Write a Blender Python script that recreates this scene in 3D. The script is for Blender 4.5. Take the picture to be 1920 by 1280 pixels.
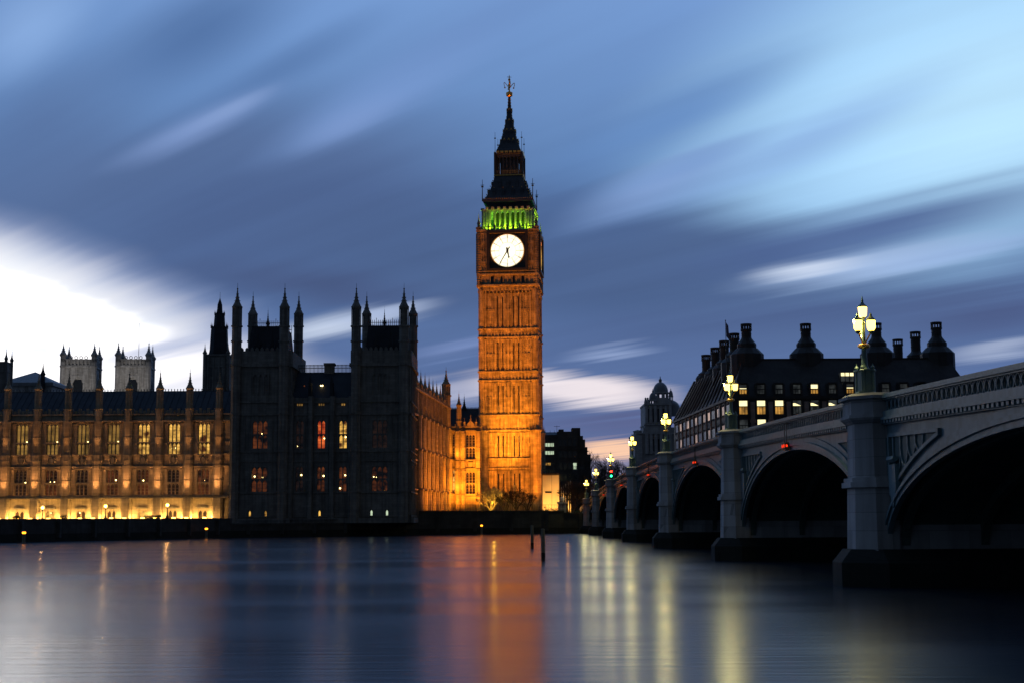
import bpy, bmesh, math, random
from mathutils import Matrix, Vector
random.seed(7)
PI = math.pi
R = math.radians
for o in list(bpy.data.objects):
    bpy.data.objects.remove(o)
scene = bpy.context.scene
COL = scene.collection

# ------------------------------------------------------------------ camera
EYE = 2.6                      # metres above the river
FPX = 2667.0                   # focal length in photo pixels (1920 wide)
PITCH = math.atan(333.5 / FPX)
ROLL = R(0.36)
cam_d = bpy.data.cameras.new('camera')
cam = bpy.data.objects.new('camera', cam_d)
COL.objects.link(cam)
cam_d.sensor_width = 36.0
cam_d.lens = 36.0 * FPX / 1920.0
cam_d.clip_start = 0.5
cam_d.clip_end = 6000
cam.matrix_world = (Matrix.Translation((0, 0, EYE)) @ Matrix.Rotation(PI / 2 + PITCH, 4, 'X')
                    @ Matrix.Rotation(-ROLL, 4, 'Z'))
scene.camera = cam


def P(px, py, Y):
    """world point at depth Y that the photo shows at (px, py)"""
    u, v = px - 960.0, py - 640.0
    u, v = u * math.cos(ROLL) - v * math.sin(ROLL), u * math.sin(ROLL) + v * math.cos(ROLL)
    t = -v / FPX
    c, s = math.cos(PITCH), math.sin(PITCH)
    Z = Y * (s + t * c) / (c - t * s)
    X = u / FPX * (Y * c + Z * s)
    return Vector((X, Y, Z + EYE))


def Zp(py, px, Y):
    return P(px, py, Y).z


def Xp(px, py, Y):
    return P(px, py, Y).x


def lin(r, g, b, a=1.0):
    f = lambda c: (c / 255 / 12.92) if c / 255 <= 0.04045 else ((c / 255 + 0.055) / 1.055) ** 2.4
    return (f(r), f(g), f(b), a)


# ------------------------------------------------------------------ render settings
scene.view_settings.view_transform = 'Standard'
scene.view_settings.look = 'None'
scene.view_settings.exposure = 0.0
scene.view_settings.gamma = 1.0
scene.render.engine = 'CYCLES'
cy = scene.cycles
cy.use_denoising = True
cy.sample_clamp_indirect = 4.0
cy.max_bounces = 4
cy.diffuse_bounces = 2
cy.glossy_bounces = 3
cy.transmission_bounces = 2
cy.caustics_reflective = True
cy.caustics_refractive = False

# ------------------------------------------------------------------ world: dusk sky with wind-drawn clouds
world = bpy.data.worlds.new('World')
scene.world = world
world.use_nodes = True
wt = world.node_tree
wt.nodes.clear()


def wn(kind, **kw):
    n = wt.nodes.new(kind)
    for k, v in kw.items():
        setattr(n, k, v)
    return n


def wl(a, b):
    wt.links.new(a, b)


def wmath(op, a, b=None, clamp=False):
    n = wn('ShaderNodeMath', operation=op, use_clamp=clamp)
    for i, x in enumerate((a, b)):
        if x is None:
            continue
        if isinstance(x, (int, float)):
            n.inputs[i].default_value = x
        else:
            wl(x, n.inputs[i])
    return n.outputs[0]


def wrange(x, a, b, c=0.0, d=1.0, smooth=True):
    n = wn('ShaderNodeMapRange', interpolation_type='SMOOTHSTEP' if smooth else 'LINEAR')
    wl(x, n.inputs[0])
    for i, v in enumerate((a, b, c, d)):
        n.inputs[1 + i].default_value = v
    return n.outputs[0]


def wmix(fac, a, b, blend='MIX'):
    n = wn('ShaderNodeMix', data_type='RGBA', blend_type=blend)
    if isinstance(fac, (int, float)):
        n.inputs[0].default_value = fac
    else:
        wl(fac, n.inputs[0])
    for i, x in ((6, a), (7, b)):
        if isinstance(x, tuple):
            n.inputs[i].default_value = x
        else:
            wl(x, n.inputs[i])
    return n.outputs[2]


SUN_AZ = R(-17)                 # the sun has set behind the palace
SUN_EL = R(-2.5)
tc = wn('ShaderNodeTexCoord')
sep = wn('ShaderNodeSeparateXYZ')
wl(tc.outputs['Generated'], sep.inputs[0])
dx, dy, dz = sep.outputs
az = wmath('ARCTAN2', dx, dy)
el = wmath('ARCSINE', wmath('MAXIMUM', wmath('MINIMUM', dz, 1.0), -1.0))
# cloud-sheet coordinates: the wind blows along one bearing so that the streaks fan out in perspective
den = wmath('ADD', wmath('MAXIMUM', dz, 0.0), 0.04)
cu, cv = wmath('DIVIDE', dx, den), wmath('DIVIDE', dy, den)
comb = wn('ShaderNodeCombineXYZ')
wl(cu, comb.inputs[0])
wl(cv, comb.inputs[1])
rotm = wn('ShaderNodeMapping', vector_type='POINT')
rotm.inputs['Rotation'].default_value = (0, 0, R(-40))
wl(comb.outputs[0], rotm.inputs['Vector'])


def streaks(sx, sy, scale, detail, off):
    m = wn('ShaderNodeMapping', vector_type='POINT')
    m.inputs['Scale'].default_value = (sx, sy, 1)
    m.inputs['Location'].default_value = off
    wl(rotm.outputs[0], m.inputs['Vector'])
    n = wn('ShaderNodeTexNoise')
    n.inputs['Scale'].default_value = scale
    n.inputs['Detail'].default_value = detail
    n.inputs['Roughness'].default_value = 0.5
    wl(m.outputs[0], n.inputs['Vector'])
    return n.outputs['Fac']


n_big = streaks(1.0, 0.17, 1.1, 2.0, (3.1, 1.2, 0))
n_fine = streaks(2.2, 0.16, 2.2, 3.0, (7.7, 4.2, 0))
# angular coordinates (azimuth, elevation) with a little wind drift in them
cb = wn('ShaderNodeCombineXYZ')
wl(wmath('ADD', az, wmath('MULTIPLY', wmath('SUBTRACT', n_big, 0.5), 0.06)), cb.inputs[0])
wl(wmath('ADD', el, wmath('MULTIPLY', wmath('SUBTRACT', n_fine, 0.5), 0.022)), cb.inputs[1])
ANG = cb.outputs[0]


def direction(px, py):
    p = P(px, py, 1.0)
    z = p.z - EYE
    return math.atan2(p.x, 1.0), math.atan2(z, math.hypot(p.x, 1.0))


def patch(col, px, py, sx, sy, ang, rgb, alpha=1.0, lo=0.0, hi=1.0):
    """a soft bank of cloud or of clear light, given by bearing and height"""
    a, e = direction(px, py)
    m = wn('ShaderNodeMapping', vector_type='TEXTURE')
    m.inputs['Location'].default_value = (a, e, 0)
    m.inputs['Rotation'].default_value = (0, 0, R(ang))
    m.inputs['Scale'].default_value = (sx / FPX, sy / FPX, 1)
    wl(ANG, m.inputs['Vector'])
    g = wn('ShaderNodeTexGradient', gradient_type='SPHERICAL')
    wl(m.outputs[0], g.inputs[0])
    return wmix(wrange(g.outputs['Fac'], lo, hi, 0.0, alpha), col, lin(*rgb))


sky_t = wn('ShaderNodeTexSky', sky_type='NISHITA')
sky_t.sun_disc = False
sky_t.sun_elevation = SUN_EL
sky_t.sun_rotation = SUN_AZ
nish = wn('ShaderNodeVectorMath', operation='SCALE')
wl(sky_t.outputs[0], nish.inputs[0])
nish.inputs['Scale'].default_value = 0.10
ramp = wn('ShaderNodeValToRGB')
wl(wrange(el, 0.0, 0.40, smooth=False), ramp.inputs[0])
el_stops = [(0.0, (118, 120, 148)), (0.16, (92, 112, 158)), (0.40, (84, 110, 156)), (0.62, (96, 130, 180)), (0.92, (116, 152, 206)), (1.0, (100, 136, 192))]
ramp.color_ramp.elements[0].position = 0.0
ramp.color_ramp.elements[0].color = lin(*el_stops[0][1])
ramp.color_ramp.elements[1].position = 1.0
ramp.color_ramp.elements[1].color = lin(*el_stops[-1][1])
for p_, c_ in el_stops[1:-1]:
    e_ = ramp.color_ramp.elements.new(p_)
    e_.color = lin(*c_)
sky = wmix(0.02, ramp.outputs[0], nish.outputs[0], 'ADD')
# clear evening light high on the right
sky = patch(sky, 1900, 120, 900, 420, 20, (172, 216, 252), 1.0, 0.0, 0.7)
sky = patch(sky, 1880, 200, 420, 240, 15, (190, 230, 255), 0.85)
# dark banks
sky = patch(sky, 330, 370, 760, 210, 10, (86, 110, 154), 0.95, 0.0, 0.6)
sky = patch(sky, 560, 420, 520, 170, 4, (76, 98, 142), 0.85, 0.0, 0.7)
sky = patch(sky, 1120, 490, 760, 150, -4, (76, 98, 140), 0.95, 0.0, 0.6)
sky = patch(sky, 1060, 400, 420, 110, 6, (78, 104, 150), 0.8)
sky = patch(sky, 360, 70, 300, 110, 30, (82, 114, 164), 0.85)
sky = patch(sky, 60, 230, 260, 130, 30, (88, 114, 160), 0.7)
sky = patch(sky, 520, 130, 320, 60, 28, (88, 120, 170), 0.8)
sky = patch(sky, 1650, 425, 520, 75, 9, (78, 100, 150), 0.9)
sky = patch(sky, 1560, 590, 760, 80, 3, (78, 98, 142), 0.95)
sky = patch(sky, 1280, 215, 380, 70, 22, (98, 136, 192), 0.75)
sky = patch(sky, 1860, 590, 260, 60, 4, (76, 90, 132), 0.8)
sky = patch(sky, 600, 540, 420, 60, -6, (72, 88, 128), 0.85)
# pale streaks drawn out by the wind
sky = patch(sky, 370, 240, 230, 42, 27, (126, 152, 202), 0.9)
sky = patch(sky, 440, 205, 120, 22, 27, (134, 160, 208), 0.7)
sky = patch(sky, 60, 50, 200, 90, 42, (134, 168, 218), 0.95)
sky = patch(sky, 720, 190, 330, 60, 27, (120, 152, 206), 0.85)
sky = patch(sky, 660, 235, 160, 36, 27, (124, 152, 204), 0.7)
sky = patch(sky, 850, 90, 420, 60, 26, (112, 146, 200), 0.7)
sky = patch(sky, 1230, 345, 260, 60, 20, (134, 164, 214), 0.85)
sky = patch(sky, 1500, 270, 420, 60, 20, (140, 176, 226), 0.7)
sky = patch(sky, 1300, 300, 240, 30, 18, (120, 152, 204), 0.6)
sky = patch(sky, 1640, 492, 340, 44, 6, (166, 190, 228), 0.9)
sky = patch(sky, 1500, 503, 150, 22, 5, (206, 218, 240), 0.9)
sky = patch(sky, 1800, 470, 240, 26, 8, (150, 178, 222), 0.7)
sky = patch(sky, 640, 612, 240, 36, 12, (196, 208, 230), 0.95)
sky = patch(sky, 720, 590, 130, 22, 12, (168, 184, 218), 0.8)
sky = patch(sky, 870, 645, 170, 22, 12, (122, 142, 190), 0.8)
sky = patch(sky, 1160, 660, 130, 20, 5, (140, 158, 198), 0.9)
# the bright gap in the west
sky = patch(sky, -60, 600, 800, 230, -14, (168, 180, 214), 0.95, 0.0, 0.5)
sky = patch(sky, -70, 580, 640, 178, -13, (258, 258, 260), 1.0, 0.0, 0.62)
sky = patch(sky, -60, 610, 440, 120, -10, (610, 604, 596), 1.0, 0.0, 0.95)
sky = patch(sky, 150, 690, 520, 80, 2, (262, 258, 262), 0.9, 0.0, 0.7)
sky = patch(sky, 60, 648, 260, 22, 2, (152, 168, 206), 0.75)
sky = patch(sky, 330, 655, 200, 26, 14, (140, 158, 200), 0.65)
# low breaks near the horizon
sky = patch(sky, 1060, 728, 250, 40, -4, (244, 232, 236), 0.95, 0.0, 0.7)
sky = patch(sky, 830, 735, 260, 34, 2, (190, 192, 214), 0.7)
sky = patch(sky, 1180, 790, 400, 45, 0, (92, 100, 142), 0.85)
sky = patch(sky, 1150, 842, 125, 30, 0, (255, 206, 172), 0.95, 0.0, 0.7)
sky = patch(sky, 1150, 880, 260, 30, 0, (150, 140, 165), 0.7)
sky = patch(sky, 1880, 655, 150, 26, 8, (176, 188, 216), 0.7)
# fine streaking through everything
sky = wmix(wrange(n_fine, 0.35, 0.70, 0.0, 0.32, False), sky, (1.28, 1.32, 1.30, 1), 'MULTIPLY')
sky = wmix(wrange(n_big, 0.62, 0.32, 0.0, 0.30, False), sky, (0.80, 0.83, 0.86, 1), 'MULTIPLY')
# the eastern half of the dome behind the camera is already night blue, the south less so
front = wrange(dy, -0.30, 0.75)
east = wmix(wrange(dx, 0.6, -0.8), (0.032, 0.042, 0.070, 1), (0.055, 0.088, 0.140, 1))
sky = wmix(front, east, sky)
bg = wn('ShaderNodeBackground')
wl(sky, bg.inputs[0])
bg.inputs[1].default_value = 1.0
wo = wn('ShaderNodeOutputWorld')
wl(bg.outputs[0], wo.inputs[0])
world.cycles.sampling_method = 'MANUAL'
world.cycles.sample_map_resolution = 512


# ------------------------------------------------------------------ lamps (their fixtures stand in the place)
def spot(loc, target, watts, color, angle=60, blend=0.6, size=0.3, name='floodlight_beam', parent=None):
    d = bpy.data.lights.new(name, 'SPOT')
    d.energy = watts
    d.color = color
    d.spot_size = R(angle)
    d.spot_blend = blend
    d.shadow_soft_size = size
    o = bpy.data.objects.new(name, d)
    COL.objects.link(o)
    o.location = loc
    o.rotation_euler = (Vector(target) - Vector(loc)).to_track_quat('-Z', 'Y').to_euler()
    return o


def area(loc, target, watts, color, sx, sy, name='floodlight_strip', spread=180):
    d = bpy.data.lights.new(name, 'AREA')
    d.shape = 'RECTANGLE'
    d.size, d.size_y = sx, sy
    d.energy = watts
    d.color = color
    d.spread = R(spread)
    o = bpy.data.objects.new(name, d)
    COL.objects.link(o)
    o.location = loc
    o.rotation_euler = (Vector(target) - Vector(loc)).to_track_quat('-Z', 'Y').to_euler()
    return o


def point(loc, watts, color, size=0.15, name='lamp_glow'):
    d = bpy.data.lights.new(name, 'POINT')
    d.energy = watts
    d.color = color
    d.shadow_soft_size = size
    o = bpy.data.objects.new(name, d)
    COL.objects.link(o)
    o.location = loc
    return o


SODIUM = (1.0, 0.255, 0.010)
AMBER = (1.0, 0.56, 0.15)

# ------------------------------------------------------------------ materials
MATS = {}


def mat(name):
    m = bpy.data.materials.new(name)
    m.use_nodes = True
    t = m.node_tree
    b = t.nodes['Principled BSDF']
    return m, t, b


def stone(name, c1, c2, rough=0.85, scale=0.35, courses=0.45, bump=0.35, streak=0.35, metal=0.0):
    """weathered masonry or paint: two tones in clouds, rain streaks and block courses"""
    m, t, b = mat(name)
    N, L = t.nodes, t.links
    tcn = N.new('ShaderNodeTexCoord')
    n1 = N.new('ShaderNodeTexNoise')
    n1.inputs['Scale'].default_value = scale
    n1.inputs['Detail'].default_value = 6
    L.new(tcn.outputs['Object'], n1.inputs['Vector'])
    mp = N.new('ShaderNodeMapping')
    mp.inputs['Scale'].default_value = (2.2, 2.2, 0.14)
    L.new(tcn.outputs['Object'], mp.inputs['Vector'])
    n2 = N.new('ShaderNodeTexNoise')
    n2.inputs['Scale'].default_value = 1.0
    n2.inputs['Detail'].default_value = 4
    L.new(mp.outputs[0], n2.inputs['Vector'])
    mx = N.new('ShaderNodeMix')
    mx.data_type = 'RGBA'
    r1 = N.new('ShaderNodeMapRange')
    r1.inputs[1].default_value, r1.inputs[2].default_value = 0.32, 0.68
    L.new(n1.outputs['Fac'], r1.inputs[0])
    L.new(r1.outputs[0], mx.inputs[0])
    mx.inputs[6].default_value = (*c1, 1)
    mx.inputs[7].default_value = (*c2, 1)
    r2 = N.new('ShaderNodeMapRange')
    r2.inputs[1].default_value, r2.inputs[2].default_value = 0.42, 0.72
    r2.inputs[3].default_value, r2.inputs[4].default_value = 0.0, streak
    L.new(n2.outputs['Fac'], r2.inputs[0])
    mx2 = N.new('ShaderNodeMix')
    mx2.data_type = 'RGBA'
    mx2.blend_type = 'MULTIPLY'
    L.new(r2.outputs[0], mx2.inputs[0])
    L.new(mx.outputs[2], mx2.inputs[6])
    mx2.inputs[7].default_value = (0.35, 0.33, 0.30, 1)
    L.new(mx2.outputs[2], b.inputs['Base Color'])
    b.inputs['Roughness'].default_value = rough
    b.inputs['Metallic'].default_value = metal
    b.inputs['Specular IOR Level'].default_value = 0.3
    # block courses (also tint each block a little)
    sepn = N.new('ShaderNodeSeparateXYZ')
    L.new(tcn.outputs['Object'], sepn.inputs[0])
    ad = N.new('ShaderNodeMath')
    ad.operation = 'ADD'
    L.new(sepn.outputs[0], ad.inputs[0])
    L.new(sepn.outputs[1], ad.inputs[1])
    cbn = N.new('ShaderNodeCombineXYZ')
    L.new(ad.outputs[0], cbn.inputs[0])
    L.new(sepn.outputs[2], cbn.inputs[1])
    br = N.new('ShaderNodeTexBrick')
    br.inputs['Scale'].default_value = 1.0
    br.inputs['Mortar Size'].default_value = 0.012 if courses else 0.0
    br.inputs['Brick Width'].default_value = max(courses, 0.1) * 2.2
    br.inputs['Row Height'].default_value = max(courses, 0.1)
    br.inputs['Color1'].default_value = (1, 1, 1, 1)
    br.inputs['Color2'].default_value = (0.55, 0.55, 0.55, 1)
    br.inputs['Mortar'].default_value = (0.2, 0.2, 0.2, 1)
    L.new(cbn.outputs[0], br.inputs['Vector'])
    if courses:
        mx3 = N.new('ShaderNodeMix')
        mx3.data_type = 'RGBA'
        mx3.blend_type = 'MULTIPLY'
        mx3.inputs[0].default_value = 0.55
        L.new(mx2.outputs[2], mx3.inputs[6])
        L.new(br.outputs['Color'], mx3.inputs[7])
        L.new(mx3.outputs[2], b.inputs['Base Color'])
    n3 = N.new('ShaderNodeTexNoise')
    n3.inputs['Scale'].default_value = 3.0
    n3.inputs['Detail'].default_value = 4
    L.new(tcn.outputs['Object'], n3.inputs['Vector'])
    ma = N.new('ShaderNodeMath')
    ma.operation = 'MULTIPLY_ADD'
    L.new(br.outputs['Color'], ma.inputs[0])
    ma.inputs[1].default_value = 0.6 if courses else 0.0
    L.new(n3.outputs['Fac'], ma.inputs[2])
    bp = N.new('ShaderNodeBump')
    bp.inputs['Strength'].default_value = bump
    bp.inputs['Distance'].default_value = 0.06
    L.new(ma.outputs[0], bp.inputs['Height'])
    L.new(bp.outputs[0], b.inputs['Normal'])
    MATS[name] = m
    return m


def glow(name, rgb, strength, vary=0.0, scale=1.5, rgb2=None):
    """something that gives off light: a lamp, or a lit room seen through its window"""
    m, t, b = mat(name)
    N, L = t.nodes, t.links
    b.inputs['Base Color'].default_value = (0.02, 0.02, 0.02, 1)
    b.inputs['Roughness'].default_value = 0.2
    b.inputs['Emission Strength'].default_value = strength
    c = lin(*rgb)
    if vary:
        tcn = N.new('ShaderNodeTexCoord')
        n1 = N.new('ShaderNodeTexNoise')
        n1.inputs['Scale'].default_value = scale
        n1.inputs['Detail'].default_value = 3
        L.new(tcn.outputs['Object'], n1.inputs['Vector'])
        rr = N.new('ShaderNodeMapRange')
        rr.inputs[1].default_value, rr.inputs[2].default_value = 0.35, 0.65
        L.new(n1.outputs['Fac'], rr.inputs[0])
        mx = N.new('ShaderNodeMix')
        mx.data_type = 'RGBA'
        L.new(rr.outputs[0], mx.inputs[0])
        c2 = lin(*(rgb2 or tuple(x * (1 - vary) for x in rgb)))
        mx.inputs[6].default_value = c2
        mx.inputs[7].default_value = c
        L.new(mx.outputs[2], b.inputs['Emission Color'])
    else:
        b.inputs['Emission Color'].default_value = c
    MATS[name] = m
    return m


def plain(name, c, rough=0.5, metal=0.0, noise=0.25, scale=4.0):
    m, t, b = mat(name)
    N, L = t.nodes, t.links
    tcn = N.new('ShaderNodeTexCoord')
    n1 = N.new('ShaderNodeTexNoise')
    n1.inputs['Scale'].default_value = scale
    n1.inputs['Detail'].default_value = 5
    L.new(tcn.outputs['Object'], n1.inputs['Vector'])
    mx = N.new('ShaderNodeMix')
    mx.data_type = 'RGBA'
    L.new(n1.outputs['Fac'], mx.inputs[0])
    mx.inputs[6].default_value = (*[x * (1 - noise) for x in c], 1)
    mx.inputs[7].default_value = (*[min(1, x * (1 + noise)) for x in c], 1)
    L.new(mx.outputs[2], b.inputs['Base Color'])
    b.inputs['Roughness'].default_value = rough
    b.inputs['Metallic'].default_value = metal
    MATS[name] = m
    return m


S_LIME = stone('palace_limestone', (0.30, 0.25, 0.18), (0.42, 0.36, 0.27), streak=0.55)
S_DARK = stone('dark_limestone', (0.15, 0.148, 0.142), (0.25, 0.243, 0.228), streak=0.6)  # limestone in a darker tone than the palace range
S_TOWER = stone('clock_tower_stone', (0.24, 0.195, 0.135), (0.48, 0.40, 0.28), scale=0.8, streak=0.8, courses=0.55)
S_ABBEY = stone('abbey_stone', (0.36, 0.355, 0.35), (0.50, 0.49, 0.48), streak=0.8)
S_SLATE = stone('cast_iron_roof', (0.014, 0.018, 0.026), (0.028, 0.033, 0.043), rough=0.7, courses=0.6, streak=0.2)
S_GRAN = stone('bridge_granite', (0.30, 0.285, 0.285), (0.46, 0.44, 0.435), courses=0.7, streak=0.5, bump=0.25)
S_WET = stone('weedy_wet_stone', (0.012, 0.016, 0.011), (0.028, 0.028, 0.025), courses=0.5)
S_WALL = stone('embankment_stone', (0.045, 0.046, 0.044), (0.08, 0.078, 0.072), courses=0.6)
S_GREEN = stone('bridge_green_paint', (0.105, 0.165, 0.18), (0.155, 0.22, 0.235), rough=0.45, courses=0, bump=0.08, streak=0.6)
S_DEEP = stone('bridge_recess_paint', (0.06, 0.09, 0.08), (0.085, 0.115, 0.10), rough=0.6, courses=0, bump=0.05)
S_BRONZE = stone('bronze_cladding', (0.030, 0.027, 0.026), (0.05, 0.045, 0.042), rough=0.6, courses=1.2, bump=0.2)
S_PINK = stone('pink_sandstone', (0.28, 0.20, 0.17), (0.36, 0.27, 0.23), courses=0.8)
S_BRICKD = stone('dark_office_brick', (0.07, 0.06, 0.055), (0.11, 0.095, 0.085), courses=0.3)
S_PORT = stone('portland_stone', (0.34, 0.33, 0.34), (0.46, 0.45, 0.45), courses=0.6)
S_SPIRE = stone('painted_iron_spire', (0.055, 0.062, 0.08), (0.085, 0.095, 0.115), rough=0.6, courses=0.5, streak=0.3)
S_LEAD = stone('lead_dome', (0.16, 0.17, 0.18), (0.22, 0.23, 0.25), rough=0.5, courses=0)
S_HOARD = stone('cream_hoarding', (0.60, 0.55, 0.45), (0.68, 0.63, 0.52), courses=0, bump=0.05, streak=0.15)
S_TIMBER = stone('old_timber', (0.17, 0.15, 0.11), (0.26, 0.24, 0.18), courses=0, streak=0.7, bump=0.5)
M_IRON = plain('black_iron', (0.02, 0.02, 0.022), 0.5)
M_GILT = plain('gilding', (0.75, 0.42, 0.10), 0.35, 0.9)
M_LAMPG = plain('lamp_green_paint', (0.09, 0.14, 0.11), 0.45)
M_BARK = plain('bark', (0.16, 0.12, 0.08), 0.9)
M_LITBARK = plain('lit_tree_bark', (0.38, 0.32, 0.22), 0.9)  # bark lightened to brighten the lamplit tree; some light is in the colour
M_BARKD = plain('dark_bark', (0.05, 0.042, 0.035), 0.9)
M_GLASSD = plain('unlit_window_glass', (0.014, 0.016, 0.02), 0.15, 0, 0.3, 1.0)
M_FLAG = plain('flag_cloth', (0.12, 0.10, 0.16), 0.8)
M_LEAF = plain('dark_foliage', (0.035, 0.05, 0.025), 0.8)
M_ASPH = plain('asphalt', (0.05, 0.05, 0.052), 0.85)
M_SOIL = plain('terrace_ground', (0.10, 0.095, 0.085), 0.9)
G_DIAL = glow('lit_opal_dial', (255, 244, 210), 1.7, 0.06, 0.7)
G_DIALC = glow('dial_bright_centre', (255, 252, 236), 1.7)
G_LAMP = glow('lit_street_lantern', (255, 208, 88), 6.5)
G_TERR = glow('lit_terrace_globe', (255, 176, 70), 22.0)
G_FLOOD = glow('floodlight_glass', (255, 190, 80), 12.0)
G_GOLD = glow('pale_gold_lit_room', (196, 148, 72), 0.62, 0.45, 0.8)
G_WARM = glow('warm_lit_room', (255, 196, 92), 1.1, 0.75, 0.9, (70, 34, 14))
G_DIM = glow('dim_lit_room', (120, 62, 30), 0.6, 0.8, 0.8, (12, 8, 10))
G_DARKR = glow('nearly_dark_room', (52, 34, 26), 0.5, 0.8, 0.8, (6, 6, 9))
G_RED = glow('red_curtained_room', (255, 120, 56), 0.9, 0.7, 0.7, (120, 18, 10))
G_BULB = glow('bright_room_lamp', (255, 222, 140), 7.0)
G_OFFW = glow('office_ceiling_light', (255, 240, 178), 1.6, 0.1, 0.6)
G_OFFA = glow('office_amber_room', (236, 172, 78), 0.85, 0.5, 0.7)
G_OFFG = glow('office_grey_room', (70, 74, 74), 0.6, 0.7, 0.7)
G_OFFP = glow('office_pink_room', (255, 206, 172), 0.6, 0.6, 0.3)
G_NEON = glow('office_green_white', (205, 225, 190), 1.0, 0.2, 1.0)
G_SIGR = glow('red_signal', (255, 36, 20), 14.0)
G_SIGG = glow('green_signal', (40, 255, 150), 8.0)
G_NAVR = glow('red_bridge_light', (255, 54, 16), 1.8)
G_BEAC = glow('amber_beacon', (255, 150, 30), 5.0)


# ------------------------------------------------------------------ mesh builder
class MB:
    def __init__(s):
        s.v, s.f, s.M = [], [], None

    def add(s, vs, fs):
        b = len(s.v)
        if s.M is not None:
            vs = [tuple(s.M @ Vector(p)) for p in vs]
        s.v.extend(tuple(p) for p in vs)
        s.f.extend([tuple(b + i for i in f) for f in fs])
        return s

    def box(s, x0, x1, y0, y1, z0, z1):
        return s.add([(x0, y0, z0), (x1, y0, z0), (x1, y1, z0), (x0, y1, z0), (x0, y0, z1), (x1, y0, z1), (x1, y1, z1), (x0, y1, z1)],
                     [(0, 3, 2, 1), (4, 5, 6, 7), (0, 1, 5, 4), (1, 2, 6, 5), (2, 3, 7, 6), (3, 0, 4, 7)])

    def prism(s, a, z0, z1, b=None):
        b = b or a
        n = len(a)
        vs = [(x, y, z0) for x, y in a] + [(x, y, z1) for x, y in b]
        fs = [tuple(range(n))[::-1], tuple(range(n, 2 * n))]
        fs += [(i, (i + 1) % n, n + (i + 1) % n, n + i) for i in range(n)]
        return s.add(vs, fs)

    def frus(s, cx, cy_, n, r0, r1, z0, z1, rot=None):
        rot = PI / n if rot is None else rot
        ring = lambda r: [(cx + r * math.cos(rot + 2 * PI * i / n), cy_ + r * math.sin(rot + 2 * PI * i / n)) for i in range(n)]
        return s.prism(ring(r0), z0, z1, ring(max(r1, 0.002)))

    def lathe(s, cx, cy_, prof, n=12, rot=None):
        rot = PI / n if rot is None else rot
        vs, fs = [], []
        for r, z in prof:
            r = max(r, 0.002)
            vs += [(cx + r * math.cos(rot + 2 * PI * i / n), cy_ + r * math.sin(rot + 2 * PI * i / n), z) for i in range(n)]
        k = len(prof)
        for j in range(k - 1):
            for i in range(n):
                fs.append((j * n + i, j * n + (i + 1) % n, (j + 1) * n + (i + 1) % n, (j + 1) * n + i))
        fs.append(tuple(range(n))[::-1])
        fs.append(tuple(range((k - 1) * n, k * n)))
        return s.add(vs, fs)

    def ext_xz(s, pts, y0, y1):
        n = len(pts)
        vs = [(x, y0, z) for x, z in pts] + [(x, y1, z) for x, z in pts]
        fs = [tuple(range(n)), tuple(range(n, 2 * n))[::-1]] + [(i, n + i, n + (i + 1) % n, (i + 1) % n) for i in range(n)]
        return s.add(vs, fs)

    def ext_yz(s, pts, x0, x1):
        n = len(pts)
        vs = [(x0, y, z) for y, z in pts] + [(x1, y, z) for y, z in pts]
        fs = [tuple(range(n)), tuple(range(n, 2 * n))[::-1]] + [(i, n + i, n + (i + 1) % n, (i + 1) % n) for i in range(n)]
        return s.add(vs, fs)

    def tube(s, p, q, r0, r1=None, n=5):
        p, q = Vector(p), Vector(q)
        r1 = r0 if r1 is None else r1
        d = q - p
        if d.length < 1e-6:
            return s
        a = d.orthogonal().normalized()
        b = d.normalized().cross(a)
        vs = []
        for c, r in ((p, r0), (q, r1)):
            vs += [tuple(c + a * r * math.cos(2 * PI * i / n) + b * r * math.sin(2 * PI * i / n)) for i in range(n)]
        fs = [tuple(range(n))[::-1], tuple(range(n, 2 * n))] + [(i, (i + 1) % n, n + (i + 1) % n, n + i) for i in range(n)]
        return s.add(vs, fs)

    def ball(s, c, r, n=8, sz=1.0):
        prof = [(r * math.sin(PI * k / n), c[2] - r * sz * math.cos(PI * k / n)) for k in range(n + 1)]
        return s.lathe(c[0], c[1], prof, n)

    # gothic pieces; the wall looks towards -y
    def arch_head(s, u0, u1, z0, z1, t, y0, y1, rise=0.55):
        """a frame t wide with a pointed opening"""
        a, b, uc = u0 + t, u1 - t, (u0 + u1) / 2
        w = (b - a) / 2
        zs = z1 - t * 0.8 - w * (1 + rise)
        h = w * (1 + rise)
        arc = [(1 - (1 - k / 5) ** 1.7) for k in range(6)]
        left = [(u0, z0), (u0, z1), (uc, z1)] + [(a + w * (k / 5), zs + h * arc[k]) for k in range(5, -1, -1)] + [(a, z0)]
        right = [(2 * uc - x, z) for x, z in left][::-1]
        s.ext_xz(left, y0, y1)
        s.ext_xz(right, y0, y1)
        return s

    def wall_holes(s, u0, u1, z0, z1, holes, y0, y1):
        us = sorted({u0, u1, *[h[0] for h in holes], *[h[1] for h in holes]})
        zs = sorted({z0, z1, *[h[2] for h in holes], *[h[3] for h in holes]})
        us = [u for u in us if u0 <= u <= u1]
        zs = [z for z in zs if z0 <= z <= z1]
        for i in range(len(us) - 1):
            for j in range(len(zs) - 1):
                a, b, c, d = us[i], us[i + 1], zs[j], zs[j + 1]
                m, k = (a + b) / 2, (c + d) / 2
                if any(h[0] < m < h[1] and h[2] < k < h[3] for h in holes):
                    continue
                s.add([(a, y0, c), (b, y0, c), (b, y0, d), (a, y0, d)], [(0, 1, 2, 3)])
        for a, b, c, d in holes:
            s.add([(a, y0, c), (b, y0, c), (b, y0, d), (a, y0, d), (a, y1, c), (b, y1, c), (b, y1, d), (a, y1, d)],
                  [(0, 1, 5, 4), (1, 2, 6, 5), (2, 3, 7, 6), (3, 0, 4, 7)])
        return s

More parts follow.
